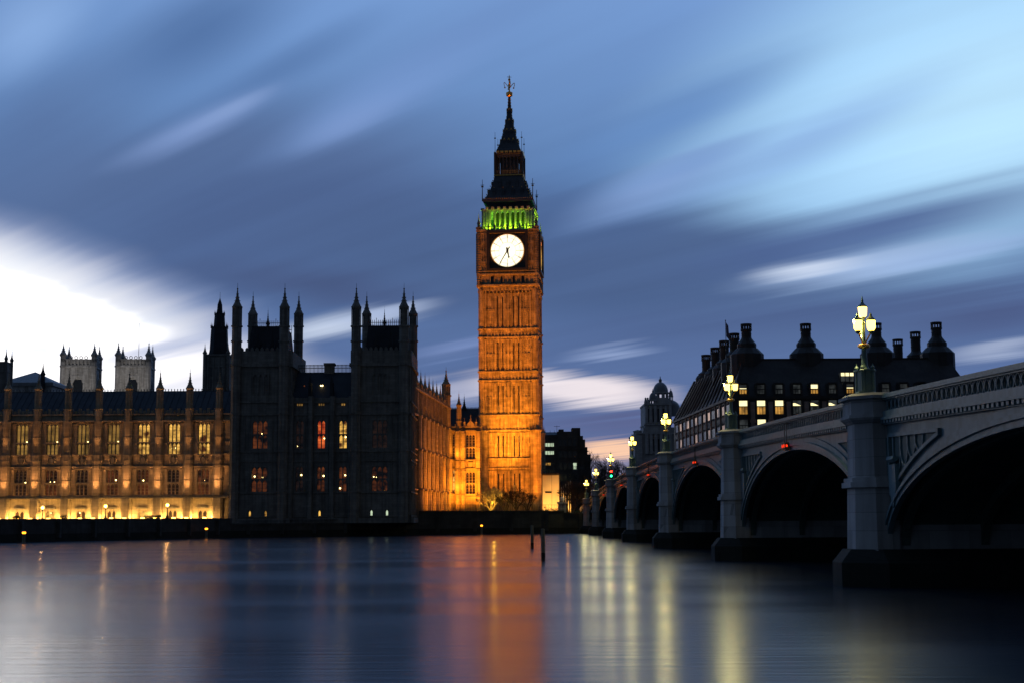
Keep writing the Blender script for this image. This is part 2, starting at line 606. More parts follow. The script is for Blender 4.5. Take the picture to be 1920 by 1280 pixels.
    def pinnacle(s, cx, cy_, r, z0, zc, zt, n=8):
        """slender shaft, moulded collar, crocketed spirelet, finial"""
        h = zt - zc
        s.frus(cx, cy_, n, r, r, z0, zc)
        s.frus(cx, cy_, n, r * 1.08, r * 1.32, zc - r * 0.5, zc)
        s.frus(cx, cy_, n, r * 1.32, r * 1.32, zc, zc + r * 0.28)
        s.lathe(cx, cy_, [(r * 1.18, zc + r * 0.28), (r * 1.05, zc + h * 0.10), (r * 0.66, zc + h * 0.22), (r * 0.40, zc + h * 0.38), (r * 0.22, zc + h * 0.56), (r * 0.10, zc + h * 0.76)], n)
        for k in range(1, 5):
            zz = zc + h * (0.10 + 0.14 * k)
            rr = r * (0.88 - 0.185 * k)
            s.frus(cx, cy_, 4, rr * 0.7, rr * 1.22, zz, zz + h * 0.035, 0)
            s.frus(cx, cy_, 4, rr * 1.22, rr * 0.7, zz + h * 0.035, zz + h * 0.05, 0)
        s.ball((cx, cy_, zc + h * 0.76), r * 0.22, 6)
        s.tube((cx, cy_, zc + h * 0.76), (cx, cy_, zt), r * 0.07, r * 0.035, 4)
        return s

    def build(s, name, m, parent=None, smooth=False):
        me = bpy.data.meshes.new(name)
        me.from_pydata(s.v, [], s.f)
        bm = bmesh.new()
        bm.from_mesh(me)
        bmesh.ops.recalc_face_normals(bm, faces=bm.faces)
        bm.to_mesh(me)
        bm.free()
        if smooth:
            for p in me.polygons:
                p.use_smooth = True
        me.materials.append(m)
        o = bpy.data.objects.new(name, me)
        COL.objects.link(o)
        if parent is not None:
            o.parent = parent
        return o


def tag(o, label, cat, group=None, kind=None):
    o['label'] = label
    o['category'] = cat
    if group:
        o['group'] = group
    if kind:
        o['kind'] = kind
    return o


def thing(name, label, cat, loc=(0, 0, 0), rz=0.0, group=None):
    o = bpy.data.objects.new(name, None)
    o.empty_display_size = 0.3
    COL.objects.link(o)
    o.location = loc
    o.rotation_euler = (0, 0, rz)
    return tag(o, label, cat, group)


def struct(mb, name, m):
    o = mb.build(name, m)
    o['kind'] = 'structure'
    return o


def copy_thing(src, loc, label, rz=None):
    r = src.copy()
    COL.objects.link(r)
    r.location = loc
    if rz is not None:
        r.rotation_euler = (0, 0, rz)
    r['label'] = label

    def rec(a, b):
        for ch in list(a.children):
            c = ch.copy()
            COL.objects.link(c)
            c.parent = b
            rec(ch, c)
    rec(src, r)
    return r


def window(parent, u0, u1, z0, z1, y_out, y_in, m_frame, m_glass, lights=3, transom=None, lamp=None, t=0.13, label=None):
    """traceried window: frame with pointed lights (part), its glass and a lamp in the room (sub-parts)"""
    w = (u1 - u0) / lights
    f = MB()
    ya, yb = y_out + 0.10, y_in - 0.06
    tiers = [(z0, z1)] if transom is None else [(z0, transom - 0.07), (transom + 0.07, z1)]
    for k in range(lights):
        for a, b in tiers:
            f.arch_head(u0 + k * w, u0 + (k + 1) * w, a, b, t * 0.5, ya, yb, 0.35)
    if transom is not None:
        f.box(u0, u1, ya - 0.05, yb, transom - 0.07, transom + 0.07)
    # glazing bars
    nb = max(3, int((z1 - z0) / 0.55))
    for k in range(1, nb):
        z = z0 + (z1 - z0) * k / nb
        f.box(u0 + t * 0.5, u1 - t * 0.5, yb - 0.04, yb, z - 0.02, z + 0.02)
    fo = f.build('window', m_frame, parent)
    if label:
        fo['label'] = label
    g = MB().box(u0, u1, y_in, y_in + 0.04, z0, z1)
    g.build('pane', m_glass, fo)
    if lamp:
        for (lu, lz, lr) in lamp:
            MB().ball((u0 + (u1 - u0) * lu, y_in - 0.10, z0 + (z1 - z0) * lz), lr, 6).build('lamp', G_BULB, fo)
    return fo


# ------------------------------------------------------------------ ground and water
WALL_PTS = [(-420, 60), (-150, 150)]
for px, py, Y in ((0, 1015, 190), (430, 1006, 231), (770, 1001, 256), (1100, 998, 272)):
    WALL_PTS.append((Xp(px, py, Y), Y))
WALL_PTS += [(60, 278), (420, 300)]

# river
wm, wtn, wb = mat('river_water')
N, L = wtn.nodes, wtn.links
wb.inputs['Base Color'].default_value = (0.012, 0.022, 0.036, 1)
wb.inputs['Roughness'].default_value = 0.25
wb.inputs['IOR'].default_value = 1.5
wtc = N.new('ShaderNodeTexCoord')
wmp = N.new('ShaderNodeMapping')
wmp.inputs['Scale'].default_value = (0.22, 2.0, 1.0)
L.new(wtc.outputs['Object'], wmp.inputs['Vector'])
wno = N.new('ShaderNodeTexNoise')
wno.inputs['Scale'].default_value = 1.3
wno.inputs['Detail'].default_value = 3.0
L.new(wmp.outputs[0], wno.inputs['Vector'])
wbp = N.new('ShaderNodeBump')
wbp.inputs['Strength'].default_value = 0.10
wmp2 = N.new('ShaderNodeMapping')
wmp2.inputs['Scale'].default_value = (0.035, 0.10, 1.0)
L.new(wtc.outputs['Object'], wmp2.inputs['Vector'])
wn2 = N.new('ShaderNodeTexNoise')
wn2.inputs['Scale'].default_value = 1.0
wn2.inputs['Detail'].default_value = 4.0
L.new(wmp2.outputs[0], wn2.inputs['Vector'])
wr2 = N.new('ShaderNodeMapRange')
for i_, v_ in enumerate((0.35, 0.65, 0.185, 0.25)):
    wr2.inputs[1 + i_].default_value = v_
L.new(wn2.outputs['Fac'], wr2.inputs[0])
L.new(wr2.outputs[0], wb.inputs['Roughness'])
wbp.inputs['Distance'].default_value = 0.12
L.new(wno.outputs['Fac'], wbp.inputs['Height'])
L.new(wbp.outputs[0], wb.inputs['Normal'])
wpts = [(-1200, -60), (1200, -60), (1200, 330)] + [(x, y + 1.5) for x, y in WALL_PTS[::-1]] + [(-1200, 60)]
rv = MB().add([(x, y, 0.0) for x, y in wpts], [tuple(range(len(wpts)))])
struct(rv, 'river_water', wm)
# bank: one sheet to the horizon behind the river wall
gpts = [(x, y + 0.6) for x, y in WALL_PTS] + [(3000, 420), (3000, 4000), (-3000, 4000), (-3000, 60)]
struct(MB().add([(x, y, 2.9) for x, y in gpts], [tuple(range(len(gpts)))]), 'ground', M_SOIL)


def river_wall(pts, ztop, label, zcop=0.25, name='river_wall'):
    t = thing(name, label, 'river wall', (pts[0][0], pts[0][1], 0))
    ox, oy = pts[0]
    w, c, fd = MB(), MB(), MB()
    for (x0, y0), (x1, y1) in zip(pts[:-1], pts[1:]):
        x0, x1, y0, y1 = x0 - ox, x1 - ox, y0 - oy, y1 - oy
        w.prism([(x0, y0), (x1, y1), (x1, y1 + 1.2), (x0, y0 + 1.2)], 1.1, ztop - zcop)
        fd.prism([(x0, y0 - 0.35), (x1, y1 - 0.35), (x1, y1 + 1.2), (x0, y0 + 1.2)], -2.0, 1.1,
                 [(x0, y0 - 0.05), (x1, y1 - 0.05), (x1, y1 + 1.2), (x0, y0 + 1.2)])
        c.prism([(x0, y0 - 0.18), (x1, y1 - 0.18), (x1, y1 + 1.3), (x0, y0 + 1.3)], ztop - zcop, ztop)
        ln = math.hypot(x1 - x0, y1 - y0)
        for k in range(int(ln / 6)):
            q = (k + 0.5) / max(1, int(ln / 6))
            x, y = x0 + (x1 - x0) * q, y0 + (y1 - y0) * q
            w.box(x - 0.35, x + 0.35, y - 0.25, y + 0.6, 0.5, ztop - zcop - 0.003)
    w.build('wall', S_WALL, t)
    fd.build('wall_foot', S_WET, t)
    c.build('coping', S_WALL, t)
    return t


A0 = (Xp(432, 1006, 231), 231)
A1 = (Xp(785, 1001, 257), 257)
A2 = (Xp(1058, 998, 270), 270)
river_wall(WALL_PTS[:3] + [A0], 3.15, 'dark low stone river wall in front of the floodlit terrace')
river_wall([A0, A1], 2.3, 'dark stepped stone river wall at the foot of the unlit twin towered pavilion')
river_wall([A1, A2], 4.3, 'dark high stone river wall below the clock tower and the lit bare tree')
river_wall([A2, WALL_PTS[-2], WALL_PTS[-1]], 3.9, 'dark stone river wall running under the far end of the bridge')

# ------------------------------------------------------------------ river front of the palace (floodlit range)
FY = 250.0
RX0 = Xp(0, 850, FY)


def build_river_front():
    oz = 2.9
    fx = lambda px, py=850: Xp(px, py, FY)
    t = thing('palace_range', 'long gothic palace range with floodlit lower storeys and a row of pinnacles', 'palace', (fx(200), FY, 0))
    ox = fx(200)
    U = lambda px, py=850: Xp(px, py, FY) - ox
    Z = lambda py: Zp(py, 200, FY)
    z_led0, z_led1 = Z(934), Z(928.5)
    z_s2t, z_s3b = Z(875), Z(852)
    z_cor, z_par = Z(789), Z(775)
    butt_px = [-102, -45, 12, 69, 126, 184, 240, 298, 354, 410]
    bu = [U(p) for p in butt_px]
    uR = U(431)
    uL = bu[0] - 0.6
    # wall with openings
    holes, bays = [], []
    for a, b in zip(bu[:-1], bu[1:]):
        c = (a + b) / 2
        bays.append(c)
        holes += [(c - 1.02, c + 1.02, Z(851), Z(794)), (c - 1.02, c + 1.02, Z(927), Z(879)), (c - 0.8, c + 0.8, oz, Z(953))]
    w = MB().wall_holes(uL, uR, oz - 1, z_par, holes, 0, 0.55)
    w.box(uL, uR, 0.66, 10.0, oz - 1, z_par - 0.5)
    # string courses and the deep ledge over the ground storey
    w.box(uL, uR, -0.95, 0.02, z_led0, z_led0 + 0.22)
    w.box(uL, uR, -0.65, 0.02, z_led0 + 0.22, z_led1)
    for z, d in ((z_s2t, 0.32), (z_s3b, 0.34), (Z(905), 0.10), (Z(829), 0.10), (z_cor, 0.5), (z_par - 0.15, 0.32)):
        w.box(uL, uR, -d, 0.02, z - 0.12, z + 0.12)
    # blind panelling each side of every window
    for c in bays:
        for sd in (-1, 1):
            a, b = sorted((c + sd * 1.10, c + sd * 1.85))
            for za, zb in ((Z(927), Z(906)), (Z(904), Z(879)), (Z(850), Z(830)), (Z(828), Z(794))):
                w.arch_head(a, b, za, zb, 0.14, -0.16, 0.02, 0.3)
        # hood mould over the middle window
        w.box(c - 1.25, c + 1.25, -0.22, 0.02, Z(878.4), Z(877))
        # battlement panels of the parapet
        for k in range(7):
            x = c - 2.1 + k * 0.7
            w.box(x - 0.24, x + 0.24, -0.12, 0.25, z_par, z_par + (0.55 if k % 2 else 0.9))
    w.build('wall', S_LIME, t)
    # buttresses with pinnacles
    for i, u in enumerate(bu):
        m = MB()
        m.prism([(u - 0.95, 0.02), (u - 0.95, -0.55), (u - 0.62, -1.0), (u + 0.62, -1.0), (u + 0.95, -0.55), (u + 0.95, 0.02)], oz, z_led0)
        for za, zb, k in ((z_led1, z_s2t, 1.0), (z_s2t, z_s3b, 1.0), (z_s3b, z_cor, 0.94)):
            a, d = 0.82 * k, 0.8 * k
            m.prism([(u - a, 0.02), (u - a, -d * 0.6), (u - a * 0.6, -d), (u + a * 0.6, -d), (u + a, -d * 0.6), (u + a, 0.02)], za, zb)
            for z in (za + 0.1, zb - 0.1, (za + zb) / 2):
                m.prism([(u - a - 0.1, 0.02), (u - a - 0.1, -d * 0.6), (u - a * 0.6, -d - 0.1), (u + a * 0.6, -d - 0.1), (u + a + 0.1, -d * 0.6), (u + a + 0.1, 0.02)], z - 0.09, z + 0.09)
            for q in (-0.33, 0, 0.33):
                m.box(u + q * a - 0.05, u + q * a + 0.05, -d - 0.08, -d + 0.02, za + 0.2, zb - 0.2)
            m.arch_head(u - a * 0.55, u + a * 0.55, zb - 0.95, zb - 0.2, 0.1, -d - 0.07, -d + 0.02, 0.3)
        bo = m.build('buttress', S_LIME, t)
        pn = MB()
        pn.frus(u, -0.2, 8, 0.72, 0.72, z_cor, Z(767))
        pn.frus(u, -0.2, 8, 0.86, 0.86, Z(767), Z(766))
        for k in range(8):
            aa = PI / 8 + k * PI / 4
            pn.tube((u + 0.55 * math.cos(aa), -0.2 + 0.55 * math.sin(aa), Z(766)), (u + 0.55 * math.cos(aa), -0.2 + 0.55 * math.sin(aa), Z(731)), 0.09, 0.09, 4)
        pn.pinnacle(u, -0.2, 0.56, Z(766), Z(729), Z(692))
        pn.build('pinnacle', S_LIME, bo)
    # the return of wall that meets the pavilion
    # windows
    top_mats = [G_GOLD, G_GOLD, G_GOLD, G_GOLD, G_GOLD, G_GOLD, G_WARM, G_WARM, G_WARM]
    low_mats = [G_DARKR, G_DIM, G_DARKR, G_DIM, G_DARKR, G_DIM, G_DIM, G_DARKR, G_DIM]
    low_lamp = [None, [(.8, .5, .11)], [(.85, .5, .12)], [(.35, .52, .10), (.72, .52, .10)], None, [(.75, .58, .14)], [(.5, .56, .13)], None, [(.6, .55, .06)]]
    for i, c in enumerate(bays):
        window(t, c - 1.02, c + 1.02, Z(851), Z(794), 0, 0.5, S_DARK, top_mats[i], 3, Z(829), [(0.86, 0.42, 0.12)] if i < 6 else ([(.3, .2, .09), (.6, .2, .09)] if i == 7 else None))
        window(t, c - 1.02, c + 1.02, Z(927), Z(879), 0, 0.5, S_LIME, low_mats[i], 3, Z(905), low_lamp[i])
        # carved royal panel between the storeys
        p = MB()
        p.box(c - 1.1, c + 1.1, -0.08, 0.01, z_s2t + 0.2, z_s2t + 0.3)
        zc = (z_s2t + z_s3b) / 2
        p.ext_xz([(c - 0.3, zc + 0.45), (c + 0.3, zc + 0.45), (c + 0.3, zc - 0.1), (c, zc - 0.5), (c - 0.3, zc - 0.1)], -0.28, 0.01)
        p.ball((c, -0.12, zc + 0.62), 0.2, 6)
        for sd in (-1, 1):
            p.tube((c + sd * 0.45, -0.12, zc - 0.5), (c + sd * 0.62, -0.2, zc + 0.3), 0.16, 0.12, 5)
            p.ball((c + sd * 0.6, -0.2, zc + 0.42), 0.15, 6)
            p.tube((c + sd * 0.62, -0.12, zc + 0.2), (c + sd * 0.95, -0.08, zc - 0.45), 0.08, 0.05, 4)
            p.tube((c + sd * 0.62, -0.12, zc + 0.1), (c + sd * 0.3, -0.2, zc + 0.15), 0.07, 0.05, 4)
        p.build('carved_panel', S_LIME, t)
        # terrace door with hood
        d = MB()
        for k in (0, 1):
            d.arch_head(c - 0.8 + k * 0.8, c + k * 0.8, oz, Z(956), 0.1, 0.08, 0.3, 0.3)
        d.box(c - 0.8, c + 0.8, 0.05, 0.3, Z(956), Z(953))
        do = d.build('terrace_door', S_LIME, t)
        MB().box(c - 0.8, c + 0.8, 0.34, 0.38, oz, Z(953)).build('door_glass', (G_DIM, G_WARM)[i % 3 == 0], do)
        if i in (3, 4):
            MB().ball((c + (0.05 if i == 3 else -0.2), 0.2, Z(960)), 0.14, 6).build('door_lamp', G_BULB, do)
        MB().ext_xz([(c - 1.1, Z(953)), (c - 0.85, Z(950)), (c + 0.85, Z(950)), (c + 1.1, Z(953))], -0.2, 0.02).build('door_hood', S_DARK, do)
    # roof of cast-iron plates with a crest
    yr = 7.0
    zr = Zp(734, 200, FY + yr)
    rf = MB()
    rf.ext_yz([(0.3, z_par - 0.6), (yr, zr), (yr + 1.2, zr), (13, z_par - 0.6)], uL, uR)
    for k in range(int((uR - uL) / 1.1)):
        x = uL + 0.5 + k * 1.1
        rf.ext_yz([(0.3, z_par - 0.5), (yr, zr + 0.1), (yr, zr - 0.05), (0.45, z_par - 0.6)], x - 0.05, x + 0.05)
    ro = rf.build('roof', S_SLATE, t)
    cr = MB()
    cr.box(uL, uR, yr + 0.2, yr + 0.3, zr, zr + 0.12)
    for k in range(int((uR - uL) / 0.55)):
        x = uL + 0.3 + k * 0.55
        cr.box(x - 0.06, x + 0.06, yr + 0.2, yr + 0.3, zr + 0.12, zr + 0.38)
        cr.ball((x, yr + 0.25, zr + 0.42), 0.11, 4)
    cr.build('roof_crest', M_IRON, ro)
    # lights: strips at the foot of each bay, on the ledges, and terrace floods
    for i, c in enumerate(bays):
        cx = c + ox
        for q in (-1.45, 1.45):
            area((cx + q, FY - 1.0, oz + 0.3), (cx + q * .8, FY + 0.4, oz + 2.6), 210, (1.0, 0.52, 0.12), 0.7, 0.25)
        area((cx, FY - 0.62, z_led1 + 0.12), (cx, FY - 0.1, z_led1 + 3.0), 18, (1.0, 0.40, 0.10), 2.6, 0.12)
        area((cx, FY - 0.25, z_s3b + 0.2), (cx, FY + 0.1, z_s3b + 3.0), 1.5, (1.0, 0.38, 0.09), 3.4, 0.1)
    for u in bu[1:]:
        spot((u + ox, FY - 7.0, oz + 0.4), (u + ox, FY - 0.5, oz + 7.5), 1900, (1.0, 0.42, 0.14), 34, 0.9, 0.25)
        spot((u + ox, FY - 2.0, z_led0 + 0.1), (u + ox, FY - 0.85, z_led0 + 5.0), 3400, (1.0, 0.41, 0.12), 48, 1.0, 0.15)
        spot((u + ox, FY - 1.9, z_s3b - 0.2), (u + ox, FY - 0.85, z_s3b + 5.0), 950, (1.0, 0.41, 0.12), 44, 1.0, 0.15)
        area((u + ox, FY - 2.6, oz + 0.3), (u + ox, FY - 0.9, oz + 2.4), 75, (1.0, 0.50, 0.13), 1.0, 0.25)
    return ox, bays, bu, oz


ox_rf, bays_rf, bu_rf, TZ = build_river_front()

# terrace things: floodlights, lamp posts, shrubs, benches
fl = None
for i, c in enumerate(bays_rf[1:]):
    for sd in (-1, 1):
        loc = (c + ox_rf + sd * 1.55, FY - 5.5, TZ)
        lab = 'small bright floodlight %s of the %s terrace door from the dark pavilion' % ('left' if sd < 0 else 'right', 'eighth seventh sixth fifth fourth third second first'.split()[i])
        if fl is None:
            fl = thing('terrace_floodlight', lab, 'floodlight', loc, 0, 'floodlights along the palace terrace')
            MB().box(-0.3, 0.3, -0.15, 0.15, 0.0, 0.16).box(-0.05, 0.05, -0.05, 0.05, 0.16, 0.22).build('housing', M_IRON, fl)
            MB().add([(-0.3, -0.1, 0.46), (0.3, -0.1, 0.46), (0.3, 0.12, 0.24), (-0.3, 0.12, 0.24)], [(0, 1, 2, 3)]).box(-0.32, 0.32, -0.14, -0.1, 0.22, 0.48).build('lamp_glass', G_FLOOD, fl)
        else:
            copy_thing(fl, loc, lab)


def terrace_lamp():
    t = thing('terrace_lamp', '', 'lamp post', (0, 0, 0), 0, 'lamp posts on the palace terrace')
    m = MB()
    m.lathe(0, 0, [(0.28, 0), (0.28, 0.3), (0.18, 0.5), (0.11, 0.7), (0.09, 0.75), (0.06, 1.9), (0.12, 1.95), (0.12, 2.02), (0.05, 2.05)], 8)
    m.build('post', M_IRON, t)
    MB().ball((0, 0, 2.33), 0.26, 8).build('globe', G_TERR, t)
    MB().lathe(0, 0, [(0.15, 2.55), (0.10, 2.66), (0.03, 2.72), (0.02, 2.95)], 6).build('cap', M_IRON, t)
    return t


tl = None
for px, py, lab in ((80, 951, 'lit terrace lamp post nearest the left edge, before the second bay'), (198, 948, 'lit terrace lamp post between the other two, beside a round shrub'),
                    (314, 946, 'lit terrace lamp post nearest the dark pavilion')):
    loc = (Xp(px, py, 243), 243, Zp(py, px, 243) - 2.33)
    if tl is None:
        tl = terrace_lamp()
        tl.location = loc
        tl['label'] = lab
    else:
        copy_thing(tl, loc, lab)
    point((loc[0], loc[1], loc[2] + 2.75), 160, (1, .55, .18))


def leaf_ball(mb, c, rx, ry, rz, n, s, rnd):
    for _ in range(n):
        while True:
            p = Vector((rnd.uniform(-1, 1), rnd.uniform(-1, 1), rnd.uniform(-1, 1)))
            if 0.25 < p.length < 1 + 0.15 * math.sin(7 * p.x + 5 * p.z):
                break
        q = Vector((c[0] + p.x * rx, c[1] + p.y * ry, c[2] + p.z * rz))
        a = Vector((rnd.gauss(0, 1), rnd.gauss(0, 1), rnd.gauss(0, 1))).normalized()
        b = a.orthogonal().normalized()
        e = a.cross(b)
        k = s * rnd.uniform(0.6, 1.3)
        mb.add([tuple(q - b * k), tuple(q + e * k * 0.5), tuple(q + b * k), tuple(q - e * k * 0.5)], [(0, 1, 2, 3)])


rnd = random.Random(3)
for px, py, w_, h_, lab in ((120, 968, 0.72, 0.5, 'round dark clipped shrub on the terrace between two lamp posts'), (280, 969, 0.9, 0.42, 'low dark shrub on the terrace left of a lamp post'),
                            (296, 969, 0.62, 0.4, 'small dark shrub touching the lamp post near the pavilion'), (30, 972, 0.7, 0.35, 'low dark shrub at the terrace door nearest the left edge')):
    X, z = Xp(px, py, 240), 2.9
    t = thing('terrace_shrub', lab, 'shrub', (X, 240, z), 0, 'shrubs on the palace terrace')
    MB().tube((0, 0, 0), (0, 0, 0.5), 0.07, 0.05).build('stem', M_BARKD, t)
    m = MB()
    leaf_ball(m, (0, 0, 0.55), w_, w_, h_, 420, 0.10, rnd)
    m.build('foliage', M_LEAF, t)

# ------------------------------------------------------------------ unlit twin-towered pavilion
PYF = 246.0


def build_pavilion():
    cx = Xp(605, 850, PYF)
    t = thing('river_pavilion', 'dark unlit gothic pavilion with twin towers and eight spired turrets', 'palace', (cx, PYF, 0))
    U = lambda px, py=850: Xp(px, py, PYF) - cx
    Z = lambda py, px=600: Zp(py, px, PYF)
    base = 2.2
    u0, u1, u2, u3 = U(433), U(544), U(658), U(769)
    zc = Z(684)
    D = 16.0
    wins, slits = [], []
    for px in (487, 712):
        wins += [(px - 14.5, px + 14.5, 839, 787, 3), (px - 15, px + 15, 920, 874, 3)]
    for px in (560.5, 601, 642):
        wins += [(px - 7.5, px + 7.5, 839, 787, 2), (px - 7.5, px + 7.5, 920, 873, 2)]
    for px in (470, 499.5, 599, 697, 726):
        slits.append((px - 2.6, px + 2.6, 967, 955.5))
    H = [(U(a), U(b), Z(c), Z(d)) for a, b, c, d, _ in wins] + [(U(a), U(b), Z(c), Z(d)) for a, b, c, d in slits]
    w = MB()
    for (a, b, za, yy) in ((u0, u1, zc, 0.0), (u1, u2, Z(744), 0.7), (u2, u3, zc, 0.0)):
        hs = [h for h in H if a < h[0] < b]
        w.wall_holes(a, b, base, za, hs, yy, yy + 0.5)
        w.box(a + 0.35, b - 0.35, yy + 0.62, D - 0.1, base, za - 0.05)
    # side walls of the tower fronts where they stand proud of the middle
    for a in (u1, u2):
        w.box(a - 0.25, a + 0.25, 0.02, 1.3, base, Z(744))
    w.box(u1 - 0.3, u1, 0.02, D, base, zc)
    w.box(u3 - 0.3, u3, 0.02, D, base, zc)
    w.box(u0, u0 + 0.3, 0.02, D, base, zc)
    w.box(u2, u2 + 0.3, 0.02, D, base, zc)
    # plinth and strings
    for z, d, h in ((base + 0.9, 0.7, 0.9), (Z(966), 0.25, 0.2), (Z(921), 0.25, 0.24), (Z(862), 0.22, 0.18), (Z(845), 0.22, 0.18), (Z(775), 0.28, 0.22), (Z(752), 0.28, 0.2)):
        w.box(u0 - 0.2, u1 + 0.1, -d, 0.02, z - h, z)
        w.box(u2 - 0.1, u3 + 0.2, -d, 0.02, z - h, z)
        w.box(u1 + 0.1, u2 - 0.1, 0.7 - d, 0.72, z - h, z)
        w.box(u3, u3 + d, -d, D, z - h, z)
    # tower heads: cornice and pierced parapets
    for a, b in ((u0, u1), (u2, u3)):
        w.box(a - 0.35, b + 0.35, -0.45, D + 0.35, zc - 0.25, zc + 0.3)
        w.box(a - 0.1, b + 0.1, -0.2, 0.2, zc + 0.3, Z(657))
        w.box(b - 0.2, b + 0.2, 0.2, D, zc + 0.3, Z(657))
        w.box(a - 0.2, a + 0.2, 0.2, D, zc + 0.3, Z(657))
        n = 9
        for k in range(n):
            x = a + 1.6 + (b - a - 3.2) * k / (n - 1)
            w.ext_xz([(x - 0.28, Z(657)), (x - 0.28, Z(653.5)), (x, Z(650)), (x + 0.28, Z(653.5)), (x + 0.28, Z(657))], -0.18, 0.18)
    # panelling ribs
    rr = random.Random(5)
    for a, b, yy in ((u0, u1, 0), (u1, u2, 0.7), (u2, u3, 0)):
        n = int((b - a) / 0.75)
        for k in range(1, n):
            x = a + (b - a) * k / n
            if any(h[0] - 0.15 < x < h[1] + 0.15 for h in H if h[1] - h[0] > 0.6):
                for z0, z1 in ((Z(918), Z(923)), (Z(864), Z(846)), (Z(784), Z(776))):
                    w.box(x - 0.06, x + 0.06, yy - 0.10, yy + 0.01, min(z0, z1), max(z0, z1))
            else:
                w.box(x - 0.07, x + 0.07, yy - 0.12, yy + 0.01, Z(921), Z(776))
    # big buttresses of the middle
    for px in (544, 581, 622, 658):
        x = U(px)
        w.prism([(x - 0.45, 0.72), (x - 0.45, 0.2), (x - 0.25, -0.05), (x + 0.25, -0.05), (x + 0.45, 0.2), (x + 0.45, 0.72)], base, Z(742))
    for k in range(1, 20):
        yq = D * k / 20
        for xs in (u1, u3):
            w.box(xs - 0.02, xs + 0.12, yq - 0.08, yq + 0.08, Z(744) if xs == u1 else base, zc)
    # traceried blind window high in the towers
    for px in (487, 712):
        for k in range(3):
            a = U(px - 16 + k * 10.7)
            w.arch_head(a, a + 0.98, Z(738), Z(700), 0.14, -0.2, 0.01, 0.4)
    w.build('wall', S_DARK, t)
    wm_ = {0: G_DIM, 1: G_DIM, 2: G_DARKR, 3: G_DIM, 4: G_DARKR, 5: G_DARKR, 6: G_RED, 7: G_DIM, 8: G_WARM, 9: G_DIM}
    lamps = {0: [(.62, .52, .16)], 1: [(.18, .62, .14), (.66, .58, .14)], 3: [(.12, .58, .1), (.3, .56, .1)], 5: [(.72, .66, .14)], 6: [(.85, .36, .12)], 7: [(.8, .62, .15)], 8: [(.8, .4, .13)], 9: [(.78, .64, .14), (.15, .12, .15)], 4: [(.2, .08, .06)]}
    for i, (a, b, c, d, n) in enumerate(wins):
        yy = 0.7 if U(a) > u1 and U(a) < u2 else 0.0
        window(t, U(a), U(b), Z(c), Z(d), yy, yy + 0.48, S_DARK, wm_[i], n, Z(c) + (Z(d) - Z(c)) * 0.5, lamps.get(i), 0.16)
    for a, b, c, d in slits:
        yy = 0.7 if U(a) > u1 and U(a) < u2 else 0.0
        f = MB().arch_head(U(a), U(b), Z(c), Z(d), 0.05, yy + 0.05, yy + 0.4, 0.4).build('window', S_DARK, t)
        MB().box(U(a), U(b), yy + 0.44, yy + 0.48, Z(c), Z(d)).build('pane', G_WARM if a < 600 else G_NEON, f)
    # attic lights
    for px in (556, 560, 564, 597, 601, 605, 640, 644):
        x = U(px)
        f = MB().box(x - 0.11, x + 0.11, 0.60, 0.705, Z(759), Z(755.5)).build('window', G_GOLD, t)
    # turrets
    for pxs, yy, top, shoulder in (((444.5, 533.5, 668, 757.5), -0.2, 534, 577), ((474, 560, 687.5, 774.5), D, 550, 590)):
        for px in pxs:
            Yt = PYF + yy
            x = Xp(px, 600, Yt) - cx
            r = 0.86
            zt, zs = Zp(top, px, Yt), Zp(shoulder, px, Yt)
            zb = zc - 1.0 if yy > 1 else base
            m = MB()
            m.frus(x, yy, 8, r, r, zb, Zp(612, px, Yt))
            for z in (zc, Z(775), Z(845), Z(921), Zp(640, px, Yt), Zp(612, px, Yt)):
                if z > zb:
                    m.frus(x, yy, 8, r + 0.16, r + 0.16, z - 0.12, z + 0.14)
            for k in range(8):
                aa = k * PI / 4
                m.tube((x + r * 0.92 * math.cos(aa), yy + r * 0.92 * math.sin(aa), Zp(612, px, Yt)), (x + r * 0.92 * math.cos(aa), yy + r * 0.92 * math.sin(aa), zs + 0.2), 0.10, 0.10, 4)
            m.pinnacle(x, yy, r * 0.82, Zp(612, px, Yt), zs, zt + 0.3)
            m.build('turret', S_DARK, t)
    # mansard roofs over the towers, iron cresting
    for pa, pb, ytop in ((456, 527, 616), (680, 752, 616)):
        a, b = U(pa), U(pb)
        Yc = PYF + 6.5
        zt = Zp(ytop, 600, Yc)
        m = MB()
        m.prism([(a, 1.2), (b, 1.2), (b, D - 1.5), (a, D - 1.5)], zc + 0.3, zt, [(a + 0.45, 3.8), (b - 0.45, 3.8), (b - 0.45, D - 3.2), (a + 0.45, D - 3.2)])
        # dormer spikes
        for q in (0.3, 0.7):
            x = a + (b - a) * q
            m.box(x - 0.35, x + 0.35, 0.9, 3, zc + 0.3, zc + 3.6)
            m.frus(x, 1.6, 4, 0.5, 0.02, zc + 3.6, zc + 6.5)
        ro = m.build('roof', S_SLATE, t)
        c = MB()
        for yy in (3.8, D - 3.2):
            c.box(a + 0.45, b - 0.45, yy - 0.04, yy + 0.04, zt + 0.6, zt + 0.7)
            c.box(a + 0.45, b - 0.45, yy - 0.04, yy + 0.04, zt, zt + 0.1)
            n = 16
            for k in range(n + 1):
                x = a + 0.45 + (b - a - 0.9) * k / n
                c.box(x - 0.04, x + 0.04, yy - 0.04, yy + 0.04, zt, zt + 1.1 + (0.35 if k % 4 == 0 else 0))
        c.pinnacle((a + b) / 2, 3.8, 0.25, zt - 2, zt + 0.5, zt + 3.6)
        c.build('roof_crest', M_IRON, ro)
    # middle roof, crest and chimney
    zr = Zp(698, 600, PYF + 7)
    m = MB().ext_yz([(1.0, Z(746)), (6.5, zr), (8, zr), (14, Z(746))], u1, u2)
